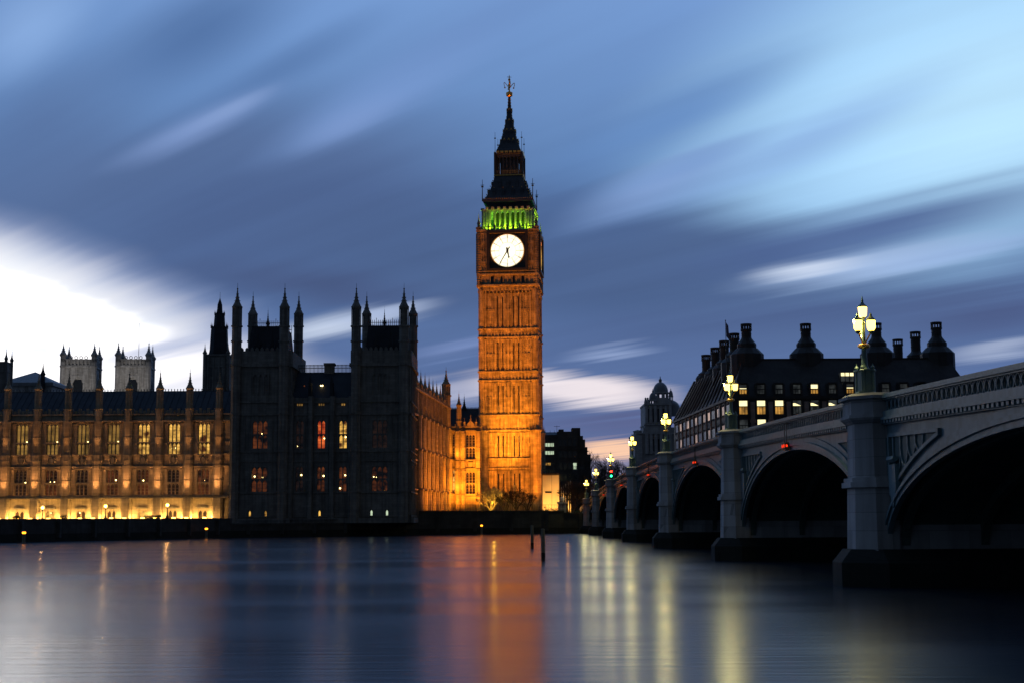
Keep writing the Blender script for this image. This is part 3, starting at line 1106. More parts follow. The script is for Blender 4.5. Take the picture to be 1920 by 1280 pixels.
    for px in (578, 619):
        x = U(px)
        m.box(x - 0.25, x + 0.25, 0.75, 2.6, Z(746), Z(716))
        m.frus(x, 1.4, 4, 0.4, 0.02, Z(716), Z(700))
    ro = m.build('roof', S_SLATE, t)
    c = MB().box(u1, u2, 6.9, 7.0, zr + 0.75, zr + 0.85)
    n = 44
    for k in range(n + 1):
        x = u1 + (u2 - u1) * k / n
        c.box(x - 0.05, x + 0.05, 6.9, 7.0, zr, zr + 1.25)
        c.ball((x, 6.95, zr + 1.3), 0.13, 4)
    c.build('roof_crest', M_IRON, ro)
    xa, xb = Xp(609.5, 690, PYF + 7) - cx, Xp(627, 690, PYF + 7) - cx
    zt = Zp(681, 600, PYF + 7)
    MB().box(xa, xb, 6.2, 7.8, Z(744), zt - 0.4).box(xa - 0.15, xb + 0.15, 6.05, 7.95, zt - 0.4, zt).build('chimney', S_DARK, t)
    # dormer lamp glints
    for px, py in ((571, 723), (602, 722.5), (605, 722.5)):
        yd = 3.5
        x = Xp(px, py, PYF + yd) - cx
        z = Zp(py, px, PYF + yd)
        MB().ball((x, yd - 0.2, z), 0.13, 5).build('attic_lamp', G_BULB if px > 600 else G_DIM, t)
    # side face panelling of the right tower
    return t


build_pavilion()

# ------------------------------------------------------------------ floodlit wing running back to the clock tower
WA = P(782, 850, 262.0)
WB = P(840, 850, 306.0)


def build_wing():
    d = Vector((WB.x - WA.x, WB.y - WA.y, 0))
    Lw = d.length
    rz = math.atan2(d.y, d.x)
    t = thing('palace_wing', 'orange floodlit wing receding between the dark pavilion and the clock tower', 'palace', (WA.x, WA.y, 0), rz)
    # local u along the wing, y = depth behind its face
    zs = [2.9, Zp(925, 840, 306), Zp(878, 840, 306), Zp(861, 840, 306), Zp(806, 840, 306), Zp(795, 840, 306)]
    top = Zp(722, 784, 263.5)
    nb = 8
    holes = []
    for k in range(nb):
        c = Lw * (k + 0.5) / nb
        holes += [(c - 1.0, c + 1.0, zs[1] + 0.5, zs[2] - 0.4), (c - 1.0, c + 1.0, zs[3] + 0.5, zs[4] - 0.5)]
    w = MB().wall_holes(-6, Lw, 1.5, zs[4], holes, 0, 0.5)
    w.box(-6, Lw, 0.6, 9, 1.5, zs[4])
    for z, q in ((zs[1], .4), (zs[2], .3), (zs[3], .3), (zs[4], .45)):
        w.box(-6, Lw, -q, 0.02, z - 0.14, z + 0.14)
    # upper set-back storey with its own panelling
    w.box(-6, Lw, 0.05, 8, zs[4], top - 0.6)
    for k in range(36):
        x = Lw * k / 36
        w.box(x - 0.1, x + 0.1, -0.12, 0.06, zs[4] + 0.2, top - 1.0)
    w.box(-6, Lw, -0.2, 0.1, top - 0.9, top - 0.6)
    for k in range(28):
        x = Lw * (k + 0.5) / 28
        w.box(x - 0.4, x + 0.4, -0.1, 0.2, top - 0.6, top - 0.6 + (0.7 if k % 2 else 0.3))
    w.build('wall', S_LIME, t)
    for k in range(nb + 1):
        u = Lw * k / nb
        m = MB()
        for za, zb, q in ((2.9, zs[1], 1.15), (zs[1], zs[3], 0.95), (zs[3], zs[4], 0.85)):
            m.prism([(u - .75, .02), (u - .75, -q * .6), (u - .45, -q), (u + .45, -q), (u + .75, -q * .6), (u + .75, .02)], za, zb)
            m.box(u - .85, u + .85, -q - .1, .02, zb - .15, zb + .12)
        bo = m.build('buttress', S_LIME, t)
        if k < nb:
            MB().pinnacle(u + 1.0, 0.3, 0.42, zs[4], top + 0.4, top + 3.6).build('pinnacle', S_LIME, bo)
    for h in holes:
        window(t, h[0], h[1], h[2], h[3], 0, 0.45, S_LIME, G_DARKR, 3, (h[2] + h[3]) / 2)
    # big corner turret
    m = MB()
    x, y = Lw - 0.8, 0.3
    zt = Zp(688, 831, 306)
    m.frus(x, y, 8, 1.0, 1.0, zs[4] - 1, Zp(742, 831, 306))
    for z in (zs[4] + 0.2, Zp(742, 831, 306), Zp(765, 831, 306)):
        m.frus(x, y, 8, 1.2, 1.2, z - 0.15, z + 0.15)
    for k in range(8):
        aa = k * PI / 4
        m.tube((x + .85 * math.cos(aa), y + .85 * math.sin(aa), Zp(742, 831, 306)), (x + .85 * math.cos(aa), y + .85 * math.sin(aa), Zp(722, 831, 306)), .13, .13, 4)
    m.pinnacle(x, y, 0.78, Zp(742, 831, 306), Zp(722, 831, 306), zt)
    m.build('turret', S_LIME, t)
    MB().ext_yz([(0.4, top - 0.8), (4, top + 2.2), (8, top - 0.8)], -6, Lw - 1.5).build('roof', S_SLATE, t)
    # floodlights in front of the wing
    nrm = Vector((d.y, -d.x, 0)).normalized()
    for q, wts in ((0.10, 15500), (0.35, 15500), (0.6, 14500), (0.85, 12500)):
        b = Vector((WA.x, WA.y, 3.3)) + d * q
        spot(tuple(b + nrm * 11.0), tuple(b + Vector((0, 0, 9))), wts, SODIUM, 95, 0.9, 0.4)
    return t


build_wing()


def build_court():
    Yc = 306.0
    cx = Xp(868, 850, Yc)
    t = thing('palace_court_range', 'short orange floodlit range with battlements joined to the clock tower foot', 'palace', (cx, Yc, 0))
    U = lambda px: Xp(px, 850, Yc) - cx
    Z = lambda py: Zp(py, 868, Yc)
    a, b = U(838), U(903)
    wins = [(843, 854, 923, 880, 2), (843, 854, 859, 812, 2), (873.5, 891, 925, 884, 3), (873.5, 891, 859, 814, 3)]
    H = [(U(p), U(q), Z(r), Z(s_)) for p, q, r, s_, _ in wins]
    w = MB().wall_holes(a, b, 2, Z(800), H, 0, 0.5)
    w.box(a, b, 0.6, 8, 2, Z(800))
    for py, q in ((926, .4), (931, .25), (878, .28), (862, .28), (807, .4), (799.5, .25)):
        w.box(a, b, -q, .02, Z(py) - .12, Z(py) + .12)
    for px in (838, 857.5, 868, 897):
        u = U(px)
        for z0, z1 in ((2.5, Z(926)), (Z(926), Z(878)), (Z(878), Z(862)), (Z(862), Z(807))):
            w.prism([(u - .55, .02), (u - .55, -.4), (u - .3, -.7), (u + .3, -.7), (u + .55, -.4), (u + .55, .02)], z0 + .1, z1 - .1)
    for k in range(14):
        x = a + (b - a) * (k + .5) / 14
        w.box(x - .17, x + .17, -.15, .2, Z(800), Z(795 if k % 2 else 798))
    for px in (857, 869.5, 897):
        for py0, py1 in ((922, 900), (898, 882), (857, 838), (836, 812)):
            w.arch_head(U(px - 4), U(px + 3), Z(py0), Z(py1), .12, -.75, -.6, .3)
    # small gable
    w.ext_xz([(U(876), Z(799)), (U(876), Z(794)), (U(882.5), Z(787)), (U(889), Z(794)), (U(889), Z(799))], -.2, .3)
    w.pinnacle(U(882.5), 0, .18, Z(792), Z(786), Z(773))
    for px in (871, 893):
        w.pinnacle(U(px), 0, .2, Z(800), Z(791), Z(782))
    w.build('wall', S_LIME, t)
    gl = [G_WARM, G_DARKR, G_DARKR, G_DARKR]
    for (p, q, r, s_, n), g in zip(wins, gl):
        window(t, U(p), U(q), Z(r), Z(s_), 0, .45, S_LIME, g, n, Z(r) + (Z(s_) - Z(r)) * .48)
    p = MB()
    c, zc = U(882), Z(870)
    p.ext_xz([(c - .5, zc + .5), (c + .5, zc + .5), (c + .4, zc - .3), (c, zc - .7), (c - .4, zc - .3)], -.25, .01)
    for sd in (-1, 1):
        p.tube((c + sd * .7, -.1, zc - .6), (c + sd * .9, -.15, zc + .5), .2, .14, 5)
        p.ball((c + sd * .8, -.15, zc + .6), .2, 6)
    p.build('carved_panel', S_LIME, t)
    m = MB()
    m.frus(U(860.5), .3, 8, .55, .55, Z(808), Z(760))
    m.frus(U(860.5), .3, 8, .7, .7, Z(790), Z(788))
    m.pinnacle(U(860.5), .3, .5, Z(790), Z(759), Z(732))
    m.build('turret', S_LIME, t)
    zr = Zp(766, 870, Yc + 9)
    ro = MB().ext_yz([(3, Z(800)), (8, zr), (9, zr), (14, Z(800))], U(838), b + 1).build('roof', S_SLATE, t)
    cr = MB()
    for k in range(26):
        x = U(838) + (b - U(838)) * k / 25
        cr.box(x - .06, x + .06, 8.4, 8.5, zr, zr + .35)
    cr.box(U(838), b, 8.42, 8.48, zr + .1, zr + .16)
    cr.build('roof_crest', M_IRON, ro)
    MB().pinnacle(Xp(870.5, 760, Yc + 8) - cx, 8, .45, zr - 1, Zp(765, 870, Yc + 8), Zp(737, 870, Yc + 8)).build('roof_spirelet', S_SLATE, ro)
    spot((cx - 0.5, Yc - 8, 3.4), (cx - 0.3, Yc, 12), 22000, SODIUM, 75, .9, .4)
    spot((cx - 0.9, Yc - 2.2, Z(926) + .3), (cx - .9, Yc - .3, Z(890)), 1100, (1, .33, .02), 110, .9, .3)
    spot((cx - 0.9, Yc - 2.2, Z(862) + .3), (cx - .9, Yc - .3, Z(830)), 1000, (1, .33, .02), 110, .9, .3)
    return t


build_court()


# ------------------------------------------------------------------ the clock tower
def build_clock_tower():
    rz = R(-5.5)
    TC = (-0.25, 314.0)
    t = thing('clock_tower', 'tall orange floodlit gothic clock tower with white dials and iron spire', 'clock tower', (TC[0], TC[1], 0), rz)
    YF = 308.0
    Z = lambda py: Zp(py, 952, YF)
    Zc = lambda py: Zp(py, 954, TC[1])
    HW = 6.05

    def faces():
        for k in range(4):
            yield k, Matrix.Rotation(k * PI / 2, 4, 'Z')

    # shaft ------------------------------------------------------
    z_base, z_sh = 2.5, Z(545)
    bands = [(632.6, 617), (712.6, 696), (806, 777.6), (877, 859)]
    storeys = [(615, 548), (694.5, 634), (776, 714), (857.5, 808), (958, 879)]
    slits = []
    m = MB()
    for k, M in faces():
        m.M = M
        H = []
        for (pb, pt), hh in zip(storeys, (0.96, 0.96, 0.96, .9, .85)):
            zb, zt = Z(pb) + 0.3, Z(pt) - 0.9
            if pb > 870:
                zb = Z(925)
            for u in (-2.25, -1.2, 1.2, 2.25):
                H.append((u - .13, u + .13, zb, zt))
        m.wall_holes(-HW, HW, z_base, z_sh, H, -HW, -HW + .6)
        if k == 0:
            slits = H
        # string courses
        for b, tp in bands:
            for z in (Z(b), Z(tp)):
                m.box(-HW - .1, HW + .1, -HW - .26, -HW + .02, z - .14, z + .14)
                m.box(-HW - .1, HW + .1, -HW - .15, -HW + .02, z - .26, z - .14)
            n = 14
            for q in range(n):
                a = -HW + .9 + (2 * HW - 1.8) * q / n
                m.arch_head(a, a + (2 * HW - 1.8) / n, Z(b) + .25, Z(tp) - .3, .13, -HW - .16, -HW + .01, .2)
        # panelling ribs with arched heads
        ribs = [-4.95, -4.2, -3.45, -2.75, -1.72, -.68, 0, .68, 1.72, 2.75, 3.45, 4.2, 4.95]
        for pb, pt in storeys:
            za, zb = Z(pb) + .2, Z(pt) - .25
            for i, u in enumerate(ribs):
                wd = .17 if i % 3 == 0 else .10
                m.box(u - wd, u + wd, -HW - (.34 if i % 3 == 0 else .20), -HW + .01, za, zb)
            for a, b in zip(ribs[:-1], ribs[1:]):
                m.arch_head(a + .05, b - .05, zb - 1.45, zb + .05, .09, -HW - .17, -HW + .01, .3)
                if (a, b) not in ((-2.75, -1.72), (-1.72, -.68), (.68, 1.72), (1.72, 2.75)):
                    zm = (za + zb) / 2
                    m.box(a, b, -HW - .12, -HW + .01, zm - .28, zm + .28)
    m.M = None
    # stone core behind the slits
    m.box(-HW + .75, HW - .75, -HW + .75, HW - .75, z_base, z_sh)
    so = m.build('shaft', S_TOWER, t)
    # corner buttresses
    for sx in (-1, 1):
        for sy in (-1, 1):
            c = MB()
            x, y = sx * (HW - .25), sy * (HW - .25)
            c.frus(x, y, 8, .78, .78, Z(806), Z(541))
            c.frus(x, y, 8, 1.35, 1.25, z_base, Z(808))
            for b, tp in bands:
                for z in (Z(b), Z(tp)):
                    c.frus(x, y, 8, 1.0, 1.0, z - .16, z + .16)
            c.frus(x, y, 8, 1.5, 1.5, Z(808), Z(806))
            c.frus(x, y, 8, 1.25, .75, Z(806), Z(796))
            for ax, ay in ((sx, 0), (0, sy)):
                c.pinnacle(x + ax * .95, y + ay * .95, .24, Z(815), Z(803), Z(788), 6)
            c.build('corner_buttress', S_TOWER, t)
    # slit windows (front and the north side)
    for k in (0, 1):
        M = Matrix.Rotation(k * PI / 2, 4, 'Z')
        for i, (a, b, c0, c1) in enumerate(slits):
            g = MB()
            g.M = M
            g.box(a, b, -HW + .5, -HW + .56, c0, c1)
            g.build('slit_window', M_GLASSD, t)
    # lit landings behind some of the slits
    for u, py in ((-2.25, 765), (-1.2, 768), (1.2, 769), (1.2, 914), (2.25, 822)):
        MB().box(u - .12, u + .12, -HW + .44, -HW + .48, Z(py) - .7, Z(py) + .7).build('landing_light', G_GOLD, t)

    # clock stage -------------------------------------------------
    CW = 6.45
    m = MB()
    z0, z1, z2, z3 = Z(543), Z(536), Z(513), Z(432)
    m.prism([(-HW - .2, -HW - .2), (HW + .2, -HW - .2), (HW + .2, HW + .2), (-HW - .2, HW + .2)], z0 - .2, z1,
            [(-CW, -CW), (CW, -CW), (CW, CW), (-CW, CW)])
    m.box(-CW + .6, CW - .6, -CW + .6, CW - .6, z1, z3 - .2)
    for k, M in faces():
        m.M = M
        m.wall_holes(-CW, CW, z1, z3, [(u - .42, u + .42, Z(532), Z(518)) for u in (-3.45, -1.15, 1.15, 3.45)], -CW, -CW + .55)
        m.box(-CW - .3, CW + .3, -CW - .42, -CW + .01, Z(536) - .15, Z(536) + .2)
        m.box(-CW - .3, CW + .3, -CW - .40, -CW + .01, Z(515) - .2, Z(515) + .15)
        m.box(-CW - .2, CW + .2, -CW - .30, -CW + .01, Z(509.5) - .14, Z(509.5) + .14)
        m.box(-CW - .3, CW + .3, -CW - .45, -CW + .01, Z(433) - .2, Z(433) + .25)
        m.box(-CW - .2, CW + .2, -CW - .30, -CW + .01, Z(438) - .12, Z(438) + .12)
        for q in range(13):
            u = -CW + .7 + q * (2 * CW - 1.4) / 12
            m.box(u - .09, u + .09, -CW - .22, -CW + .01, Z(534), Z(516))
        for q in range(12):
            a = -CW + .7 + q * (2 * CW - 1.4) / 12
            m.arch_head(a, a + (2 * CW - 1.4) / 12, Z(520), Z(515.5), .1, -CW - .16, -CW + .01, .2)
        for sd in (-1, 1):
            for q in (4.7, 5.25, 5.8):
                m.box(sd * q - .10, sd * q + .10, -CW - .22, -CW + .01, Z(508), Z(439))
            for py in (455, 474, 493):
                m.box(min(sd * 4.5, sd * 6.0), max(sd * 4.5, sd * 6.0), -CW - .17, -CW + .01, Z(py) - .35, Z(py) + .35)
        # corbel drops under the stage
        for q in range(15):
            u = -HW + .4 + q * (2 * HW - .8) / 14
            m.box(u - .14, u + .14, -HW - .62, -HW + .01, Z(549), Z(543.5))
    m.M = None
    st = m.build('clock_stage', S_TOWER, t)
    for sx in (-1, 1):
        for sy in (-1, 1):
            c = MB()
            x, y = sx * (CW - .1), sy * (CW - .1)
            c.frus(x, y, 8, .46, .46, Z(540), Z(428))
            n = 24
            for q in range(n):
                z = Z(536) + (Z(430) - Z(536)) * q / n
                c.frus(x, y, 8, .55, .55, z, z + .16)
            c.frus(x, y, 8, .68, .68, Z(429), Z(426))
            c.pinnacle(x, y, .32, Z(426), Z(419), Z(396))
            c.build('corner_shaft', S_TOWER, t)
    for i in range(4):
        for u in (-3.45, -1.15, 1.15, 3.45):
            if i < 2:
                g = MB()
                g.M = Matrix.Rotation(i * PI / 2, 4, 'Z')
                g.box(u - .42, u + .42, -CW + .4, -CW + .45, Z(532), Z(518))
                g.box(u - .05, u + .05, -CW + .2, -CW + .4, Z(532), Z(518))
                g.build('arcade_window', M_GLASSD, t)
    # dials on the four faces
    zd = Z(471.3)
    rd = 32.3 / FPX * 308
    for k, M in faces():
        fr = MB()
        fr.M = M
        q = 3.95
        yo, yi = -CW - .75, -CW - .02
        for a, b, c0, c1 in ((-q - .55, -q, zd - q - .5, zd + q + .5), (q, q + .55, zd - q - .5, zd + q + .5)):
            fr.box(a, b, yo, yi, c0, c1)
        fr.box(-q, q, yo, yi, zd + q, zd + q + .5)
        fr.box(-q, q, yo, yi, zd - q - .5, zd - q)
        # spandrel plate with roundel
        n = 48
        for s0 in range(n):
            a0, a1 = 2 * PI * s0 / n, 2 * PI * (s0 + 1) / n
            pt = []
            for a in (a0, a1):
                ca, sa = math.cos(a), math.sin(a)
                e = q / max(abs(ca), abs(sa))
                pt.append(((rd * 1.0) * ca, (rd * 1.0) * sa, e * ca, e * sa))
            fr.add([(pt[0][0], -CW - .2, zd + pt[0][1]), (pt[1][0], -CW - .2, zd + pt[1][1]), (pt[1][2], -CW - .2, zd + pt[1][3]), (pt[0][2], -CW - .2, zd + pt[0][3])], [(0, 1, 2, 3)])
        for sx in (-1, 1):
            for sz in (-1, 1):
                for s0 in range(10):
                    a = 2 * PI * s0 / 10
                    b = 2 * PI * (s0 + 1) / 10
                    cx_, cz_ = sx * 3.2, zd + sz * 3.2
                    fr.tube((cx_ + .42 * math.cos(a), -CW - .24, cz_ + .42 * math.sin(a)), (cx_ + .42 * math.cos(b), -CW - .24, cz_ + .42 * math.sin(b)), .10, .10, 4)
        face = fr.build('dial_surround', S_SLATE if False else M_IRON, t)
        rim = MB()
        rim.M = M
        for s0 in range(48):
            a, b = 2 * PI * s0 / 48, 2 * PI * (s0 + 1) / 48
            rim.tube((rd * math.cos(a), -CW - .26, zd + rd * math.sin(a)), (rd * math.cos(b), -CW - .26, zd + rd * math.sin(b)), .15, .15, 5)
        rim.build('dial_rim', M_GILT, face)
        dl = MB()
        dl.M = M
        dl.add([(rd * math.cos(2 * PI * i / 48), -CW - .12, zd + rd * math.sin(2 * PI * i / 48)) for i in range(48)], [tuple(range(48))])
        dial = dl.build('dial', G_DIAL, t)
        ins = MB()
        ins.M = M
        for h in range(12):
            a = h * PI / 6
            for w_, r0, r1 in ((.045, rd * .50, rd * .98),):
                ca, sa = math.sin(a), math.cos(a)
                ins.add([(r0 * ca - w_ * sa, -CW - .16, zd + r0 * sa + w_ * ca), (r0 * ca + w_ * sa, -CW - .16, zd + r0 * sa - w_ * ca),
                         (r1 * ca + w_ * sa, -CW - .16, zd + r1 * sa - w_ * ca), (r1 * ca - w_ * sa, -CW - .16, zd + r1 * sa + w_ * ca)], [(0, 1, 2, 3)])
        for rr_, w_ in ((rd * .50, .025), (rd * .76, .03), (rd * .93, .03)):
            for s0 in range(48):
                a, b = 2 * PI * s0 / 48, 2 * PI * (s0 + 1) / 48
                ins.tube((rr_ * math.cos(a), -CW - .16, zd + rr_ * math.sin(a)), (rr_ * math.cos(b), -CW - .16, zd + rr_ * math.sin(b)), w_, w_, 4)
        # hour numerals as clusters of strokes
        numerals = ['XII', 'I', 'II', 'III', 'IIII', 'V', 'VI', 'VII', 'VIII', 'IX', 'X', 'XI']
        for h, s_ in enumerate(numerals):
            a = h * PI / 6
            wch = {'I': .12, 'V': .26, 'X': .26}
            tot = sum(wch[c_] for c_ in s_)
            x = -tot / 2
            R0, R1 = rd * .78, rd * .91

            def pt(xx, rr2, a=a):
                return (rr2 * math.sin(a) + xx * math.cos(a), -CW - .17, zd + rr2 * math.cos(a) - xx * math.sin(a))
            for c_ in s_:
                wv = wch[c_]
                if c_ == 'I':
                    ins.tube(pt(x + wv / 2, R0), pt(x + wv / 2, R1), .028, .028, 4)
                elif c_ == 'V':
                    ins.tube(pt(x + .03, R1), pt(x + wv / 2, R0), .028, .028, 4)
                    ins.tube(pt(x + wv - .03, R1), pt(x + wv / 2, R0), .02, .02, 4)
                else:
                    ins.tube(pt(x + .03, R1), pt(x + wv - .03, R0), .028, .028, 4)
                    ins.tube(pt(x + wv - .03, R1), pt(x + .03, R0), .02, .02, 4)
                x += wv
        ins.build('dial_numerals', M_GILT, dial)
        # hands: about twenty-five to six
        for nm, ang, ln, w_, tail, yy in (('hour_hand', R(168), 1.75, .26, .75, -.24), ('minute_hand', R(211), 3.3, .17, 1.0, -.30)):
            hd = MB()
            hd.M = M
            sa, ca = math.sin(ang), math.cos(ang)
            f = lambda r_, x_: (r_ * sa + x_ * ca, -CW + yy, zd + r_ * ca - x_ * sa)
            pts = [f(-tail, -w_ * .7), f(-tail, w_ * .7), f(0, w_ * .8), f(ln * .78, w_ * .45), f(ln * .82, w_ * (1.25 if nm == 'hour_hand' else .45)), f(ln, 0), f(ln * .82, -w_ * (1.25 if nm == 'hour_hand' else .45)), f(ln * .78, -w_ * .45), f(0, -w_ * .8)]
            hd.add(pts + [(p[0], p[1] + .05, p[2]) for p in pts] if False else pts, [tuple(range(9))])
            hd.tube(f(0, 0), (f(0, 0)[0], f(0, 0)[1] - .05, f(0, 0)[2]), .28, .28, 10)
            hd.build(nm, M_IRON, dial)

    # belfry with green light --------------------------------------
    BW = 5.5
    zb0, zb1 = Z(431), Z(390)
    m = MB()
    m.box(-CW + .2, CW - .2, -CW + .2, CW - .2, zb0 - .3, zb0)
    for k, M in faces():
        m.M = M
        n = 7
        w_ = 7.9 / n
        for q in range(n):
            a = -3.95 + q * w_
            m.arch_head(a, a + w_, zb0, Z(394), .20, -BW - .15, -BW + .35, .6)
        for sd in (-1, 1):
            for q in (4.1, 4.7, 5.3):
                m.box(sd * q - .13, sd * q + .13, -BW - .3, -BW + .1, zb0, Z(394))
            m.box(min(sd * 3.95, sd * 5.7), max(sd * 3.95, sd * 5.7), -BW - .1, -BW + .4, zb0, Z(394))
        m.box(-BW - .25, BW + .25, -BW - .35, -BW + .4, Z(394), Z(391.5))
        for q in range(8):
            u = -4.6 + q * 9.2 / 7
            m.box(u - .3, u + .3, -BW - .55, -BW + .2, Z(391.5), Z(387.5))
    m.M = None
    m.box(-BW + .6, BW - .6, -BW + .6, BW - .6, Z(394), zb1)
    m.build('belfry', S_PORT, t)
    m = MB()
    for k, M in faces():
        m.M = M
        m.box(-CW + .5, CW - .5, -CW - .05, -CW + .12, Z(426.5), Z(425))
        for q in range(30):
            u = -CW + .6 + q * (2 * CW - 1.2) / 29
            m.box(u - .07, u + .07, -CW - .02, -CW + .1, zb0, Z(425.5))
        for q in range(7):
            u = -4.2 + q * 8.4 / 6
            m.frus(u, -CW + .02, 4, .26, .26, zb0, Z(424))
            m.frus(u, -CW + .02, 4, .3, .02, Z(424), Z(419))
    m.build('parapet', S_TOWER, t)
    MB().box(-3.4, 3.4, -3.4, 3.4, zb0, Z(394)).build('bell_chamber', S_WALL, t)

    # lower iron roof ----------------------------------------------
    zr0, zr1 = Zc(387), Zc(334)
    m = MB()
    prof = [(5.5, zr0 - .1), (5.5, zr0 + .4), (5.0, zr0 + .9), (4.2, zr0 + (zr1 - zr0) * .38), (3.5, zr0 + (zr1 - zr0) * .72), (3.0, zr1)]
    m.lathe(0, 0, [(r * math.sqrt(2), z) for r, z in prof], 4)
    for k, M in faces():
        m.M = M
        for row, (q, us) in enumerate(((.30, (-3.1, -1.05, 1.05, 3.1)), (.62, (-1.9, 0, 1.9)))):
            for u in us:
                zz = zr0 + (zr1 - zr0) * q
                yy = -(4.45 if row == 0 else 3.7)
                m.box(u - .30, u + .30, yy - .25, yy + .9, zz - .6, zz + .5)
                m.ext_xz([(u - .4, zz + .5), (u, zz + 1.25), (u + .4, zz + .5)], yy - .3, yy + .9)
    m.M = None
    ro = m.build('iron_roof', S_SPIRE, t)
    g = MB()
    for k, M in faces():
        g.M = M
        for q in range(24):
            u = -5.3 + q * 10.6 / 23
            g.ball((u, -5.55, zr0 + .6), .13, 4)
        for u in (-3.1, -1.05, 1.05, 3.1):
            g.ball((u, -4.8, zr0 + (zr1 - zr0) * .30 + 1.3), .12, 4)
        # crockets up the hips
        for q in range(8):
            s_ = q / 8
            r_ = 5.0 + (3.0 - 5.0) * s_
            g.ball((-r_, -r_, zr0 + 1 + (zr1 - zr0 - 1) * s_), .16, 4)
    g.M = None
    g.build('gilt_crocket_trim', M_GILT, ro)
    for sx in (-1, 1):
        for sy in (-1, 1):
            c = MB().tube((sx * 5.6, sy * 5.6, zr0), (sx * 5.6, sy * 5.6, Zc(347)), .13, .05, 5)
            c.frus(sx * 5.6, sy * 5.6, 4, .34, .34, Zc(361), Zc(359))
            c.box(sx * 5.6 - .4, sx * 5.6 + .4, sy * 5.6 - .04, sy * 5.6 + .04, Zc(357) - .05, Zc(357) + .05)
            c.build('corner_finial', M_IRON, t)

    # lantern -------------------------------------------------------
    LW = 2.85
    zl0, zl1 = Zc(333), Zc(289)
    m = MB()
    m.box(-LW - .35, LW + .35, -LW - .35, LW + .35, zl0 - .35, zl0)
    m.box(-LW - .05, LW + .05, -LW - .05, LW + .05, Zc(300), Zc(295))
    m.box(-LW + .9, LW - .9, -LW + .9, LW - .9, zl0, Zc(300))
    m.box(-LW - .3, LW + .3, -LW - .3, LW + .3, Zc(295), Zc(293.5))
    for k, M in faces():
        m.M = M
        for q in range(7):
            u = -LW + q * 2 * LW / 7
            m.arch_head(u, u + 2 * LW / 7, zl0, Zc(299), .10, -LW, -LW + .3, .5)
        for q in range(18):
            u = -LW - .3 + q * (2 * LW + .6) / 17
            m.box(u - .04, u + .04, -LW - .36, -LW - .28, zl0, zl0 + .8)
        m.box(-LW - .35, LW + .35, -LW - .36, -LW - .28, zl0 + .8, zl0 + .9)
    m.M = None
    m.build('lantern', S_SPIRE, t)
    g = MB()
    for k, M in faces():
        g.M = M
        for q in range(6):
            u = -LW + .45 + q * (2 * LW - .9) / 5
            g.box(u - .36, u + .36, -LW - .40, -LW - .30, Zc(293), Zc(289.5))
        for q in range(20):
            u = -LW - .2 + q * (2 * LW + .4) / 19
            g.box(u - .1, u + .1, -LW - .45, -LW - .36, zl0 - .35, zl0 - .1)
    g.M = None
    g.build('gilt_shields', M_GILT, t)

    # spire ----------------------------------------------------------
    zs0, zs1 = Zc(290), Zc(182)
    m = MB()
    hs = zs1 - zs0
    prof = [(2.75, zs0), (2.75, zs0 + .4), (2.45, zs0 + .9), (1.85, zs0 + hs * .20), (1.15, zs0 + hs * .42), (.68, zs0 + hs * .61), (.36, zs0 + hs * .80), (.27, zs0 + hs * .95), (.26, zs1)]
    m.lathe(0, 0, [(r * math.sqrt(2), z) for r, z in prof], 4)
    for k, M in faces():
        m.M = M
        for q, us, y_ in ((.20, (-1.0, 0, 1.0), 1.9), (.38, (-.5, .5), 1.3), (.56, (0,), .82), (.75, (0,), .48)):
            for u in us:
                zz = zs0 + hs * q
                m.ext_xz([(u - .28, zz - .5), (u - .28, zz), (u, zz + .6), (u + .28, zz), (u + .28, zz - .5)], -y_ - .16, -y_ + .3)
    m.M = None
    sp = m.build('spire', S_SPIRE, t)
    g = MB()
    for k, M in faces():
        g.M = M
        for q, us, y_ in ((.20, (-1.0, 0, 1.0), 1.9), (.38, (-.5, .5), 1.3), (.56, (0,), .82), (.75, (0,), .48)):
            for u in us:
                g.ext_xz([(u - .34, zs0 + hs * q - .05), (u, zs0 + hs * q + .68), (u + .34, zs0 + hs * q - .05), (u, zs0 + hs * q + .42)], -y_ - .2, -y_ - .1)
        for q in range(18):
            s_ = q / 18
            for (r0, z0_), (r1, z1_) in zip(prof[2:-1], prof[3:]):
                zq = zs0 + .9 + (zs1 - zs0 - .9) * s_
                if z0_ <= zq < z1_:
                    r_ = r0 + (r1 - r0) * (zq - z0_) / (z1_ - z0_)
                    g.ball((-r_, -r_, zq), .13, 4)
    g.M = None
    g.build('gilt_crocket_trim', M_GILT, sp)
    f = MB()
    f.lathe(0, 0, [(.4, zs1), (.75, zs1 + .25), (.8, zs1 + .9), (.5, zs1 + 1.1), (.16, zs1 + 1.3), (.14, Zc(150)), (.05, Zc(141))], 8)
    f.ball((0, 0, Zc(150)), .32, 6)
    for k in range(4):
        a = k * PI / 2 + .3
        p0 = Vector((0, 0, Zc(166)))
        for q in range(5):
            s0, s1 = q / 5, (q + 1) / 5
            g_ = lambda s: p0 + Vector((math.cos(a) * 1.25 * math.sin(s * 2.2), math.sin(a) * 1.25 * math.sin(s * 2.2), 1.4 * math.sin(s * 3.0) - .1))
            f.tube(g_(s0), g_(s1), .09, .08, 4)
        f.ball(tuple(g_(1.0)), .2, 5)
        f.tube((0, 0, Zc(145)), (math.cos(a) * .5, math.sin(a) * .5, Zc(145)), .07, .06, 4)
    f.build('spire_finial', M_GILT, sp)
    for sx in (-1, 1):
        for sy in (-1, 1):
            MB().tube((sx * 3.0, sy * 3.0, zl0), (sx * 3.0, sy * 3.0, Zc(254)), .12, .04, 4).frus(sx * 3.0, sy * 3.0, 4, .28, .28, Zc(266), Zc(264.8)).frus(sx * 3.0, sy * 3.0, 8, .3, .3, zl0, Zc(292)).build('lantern_finial', M_IRON, t)

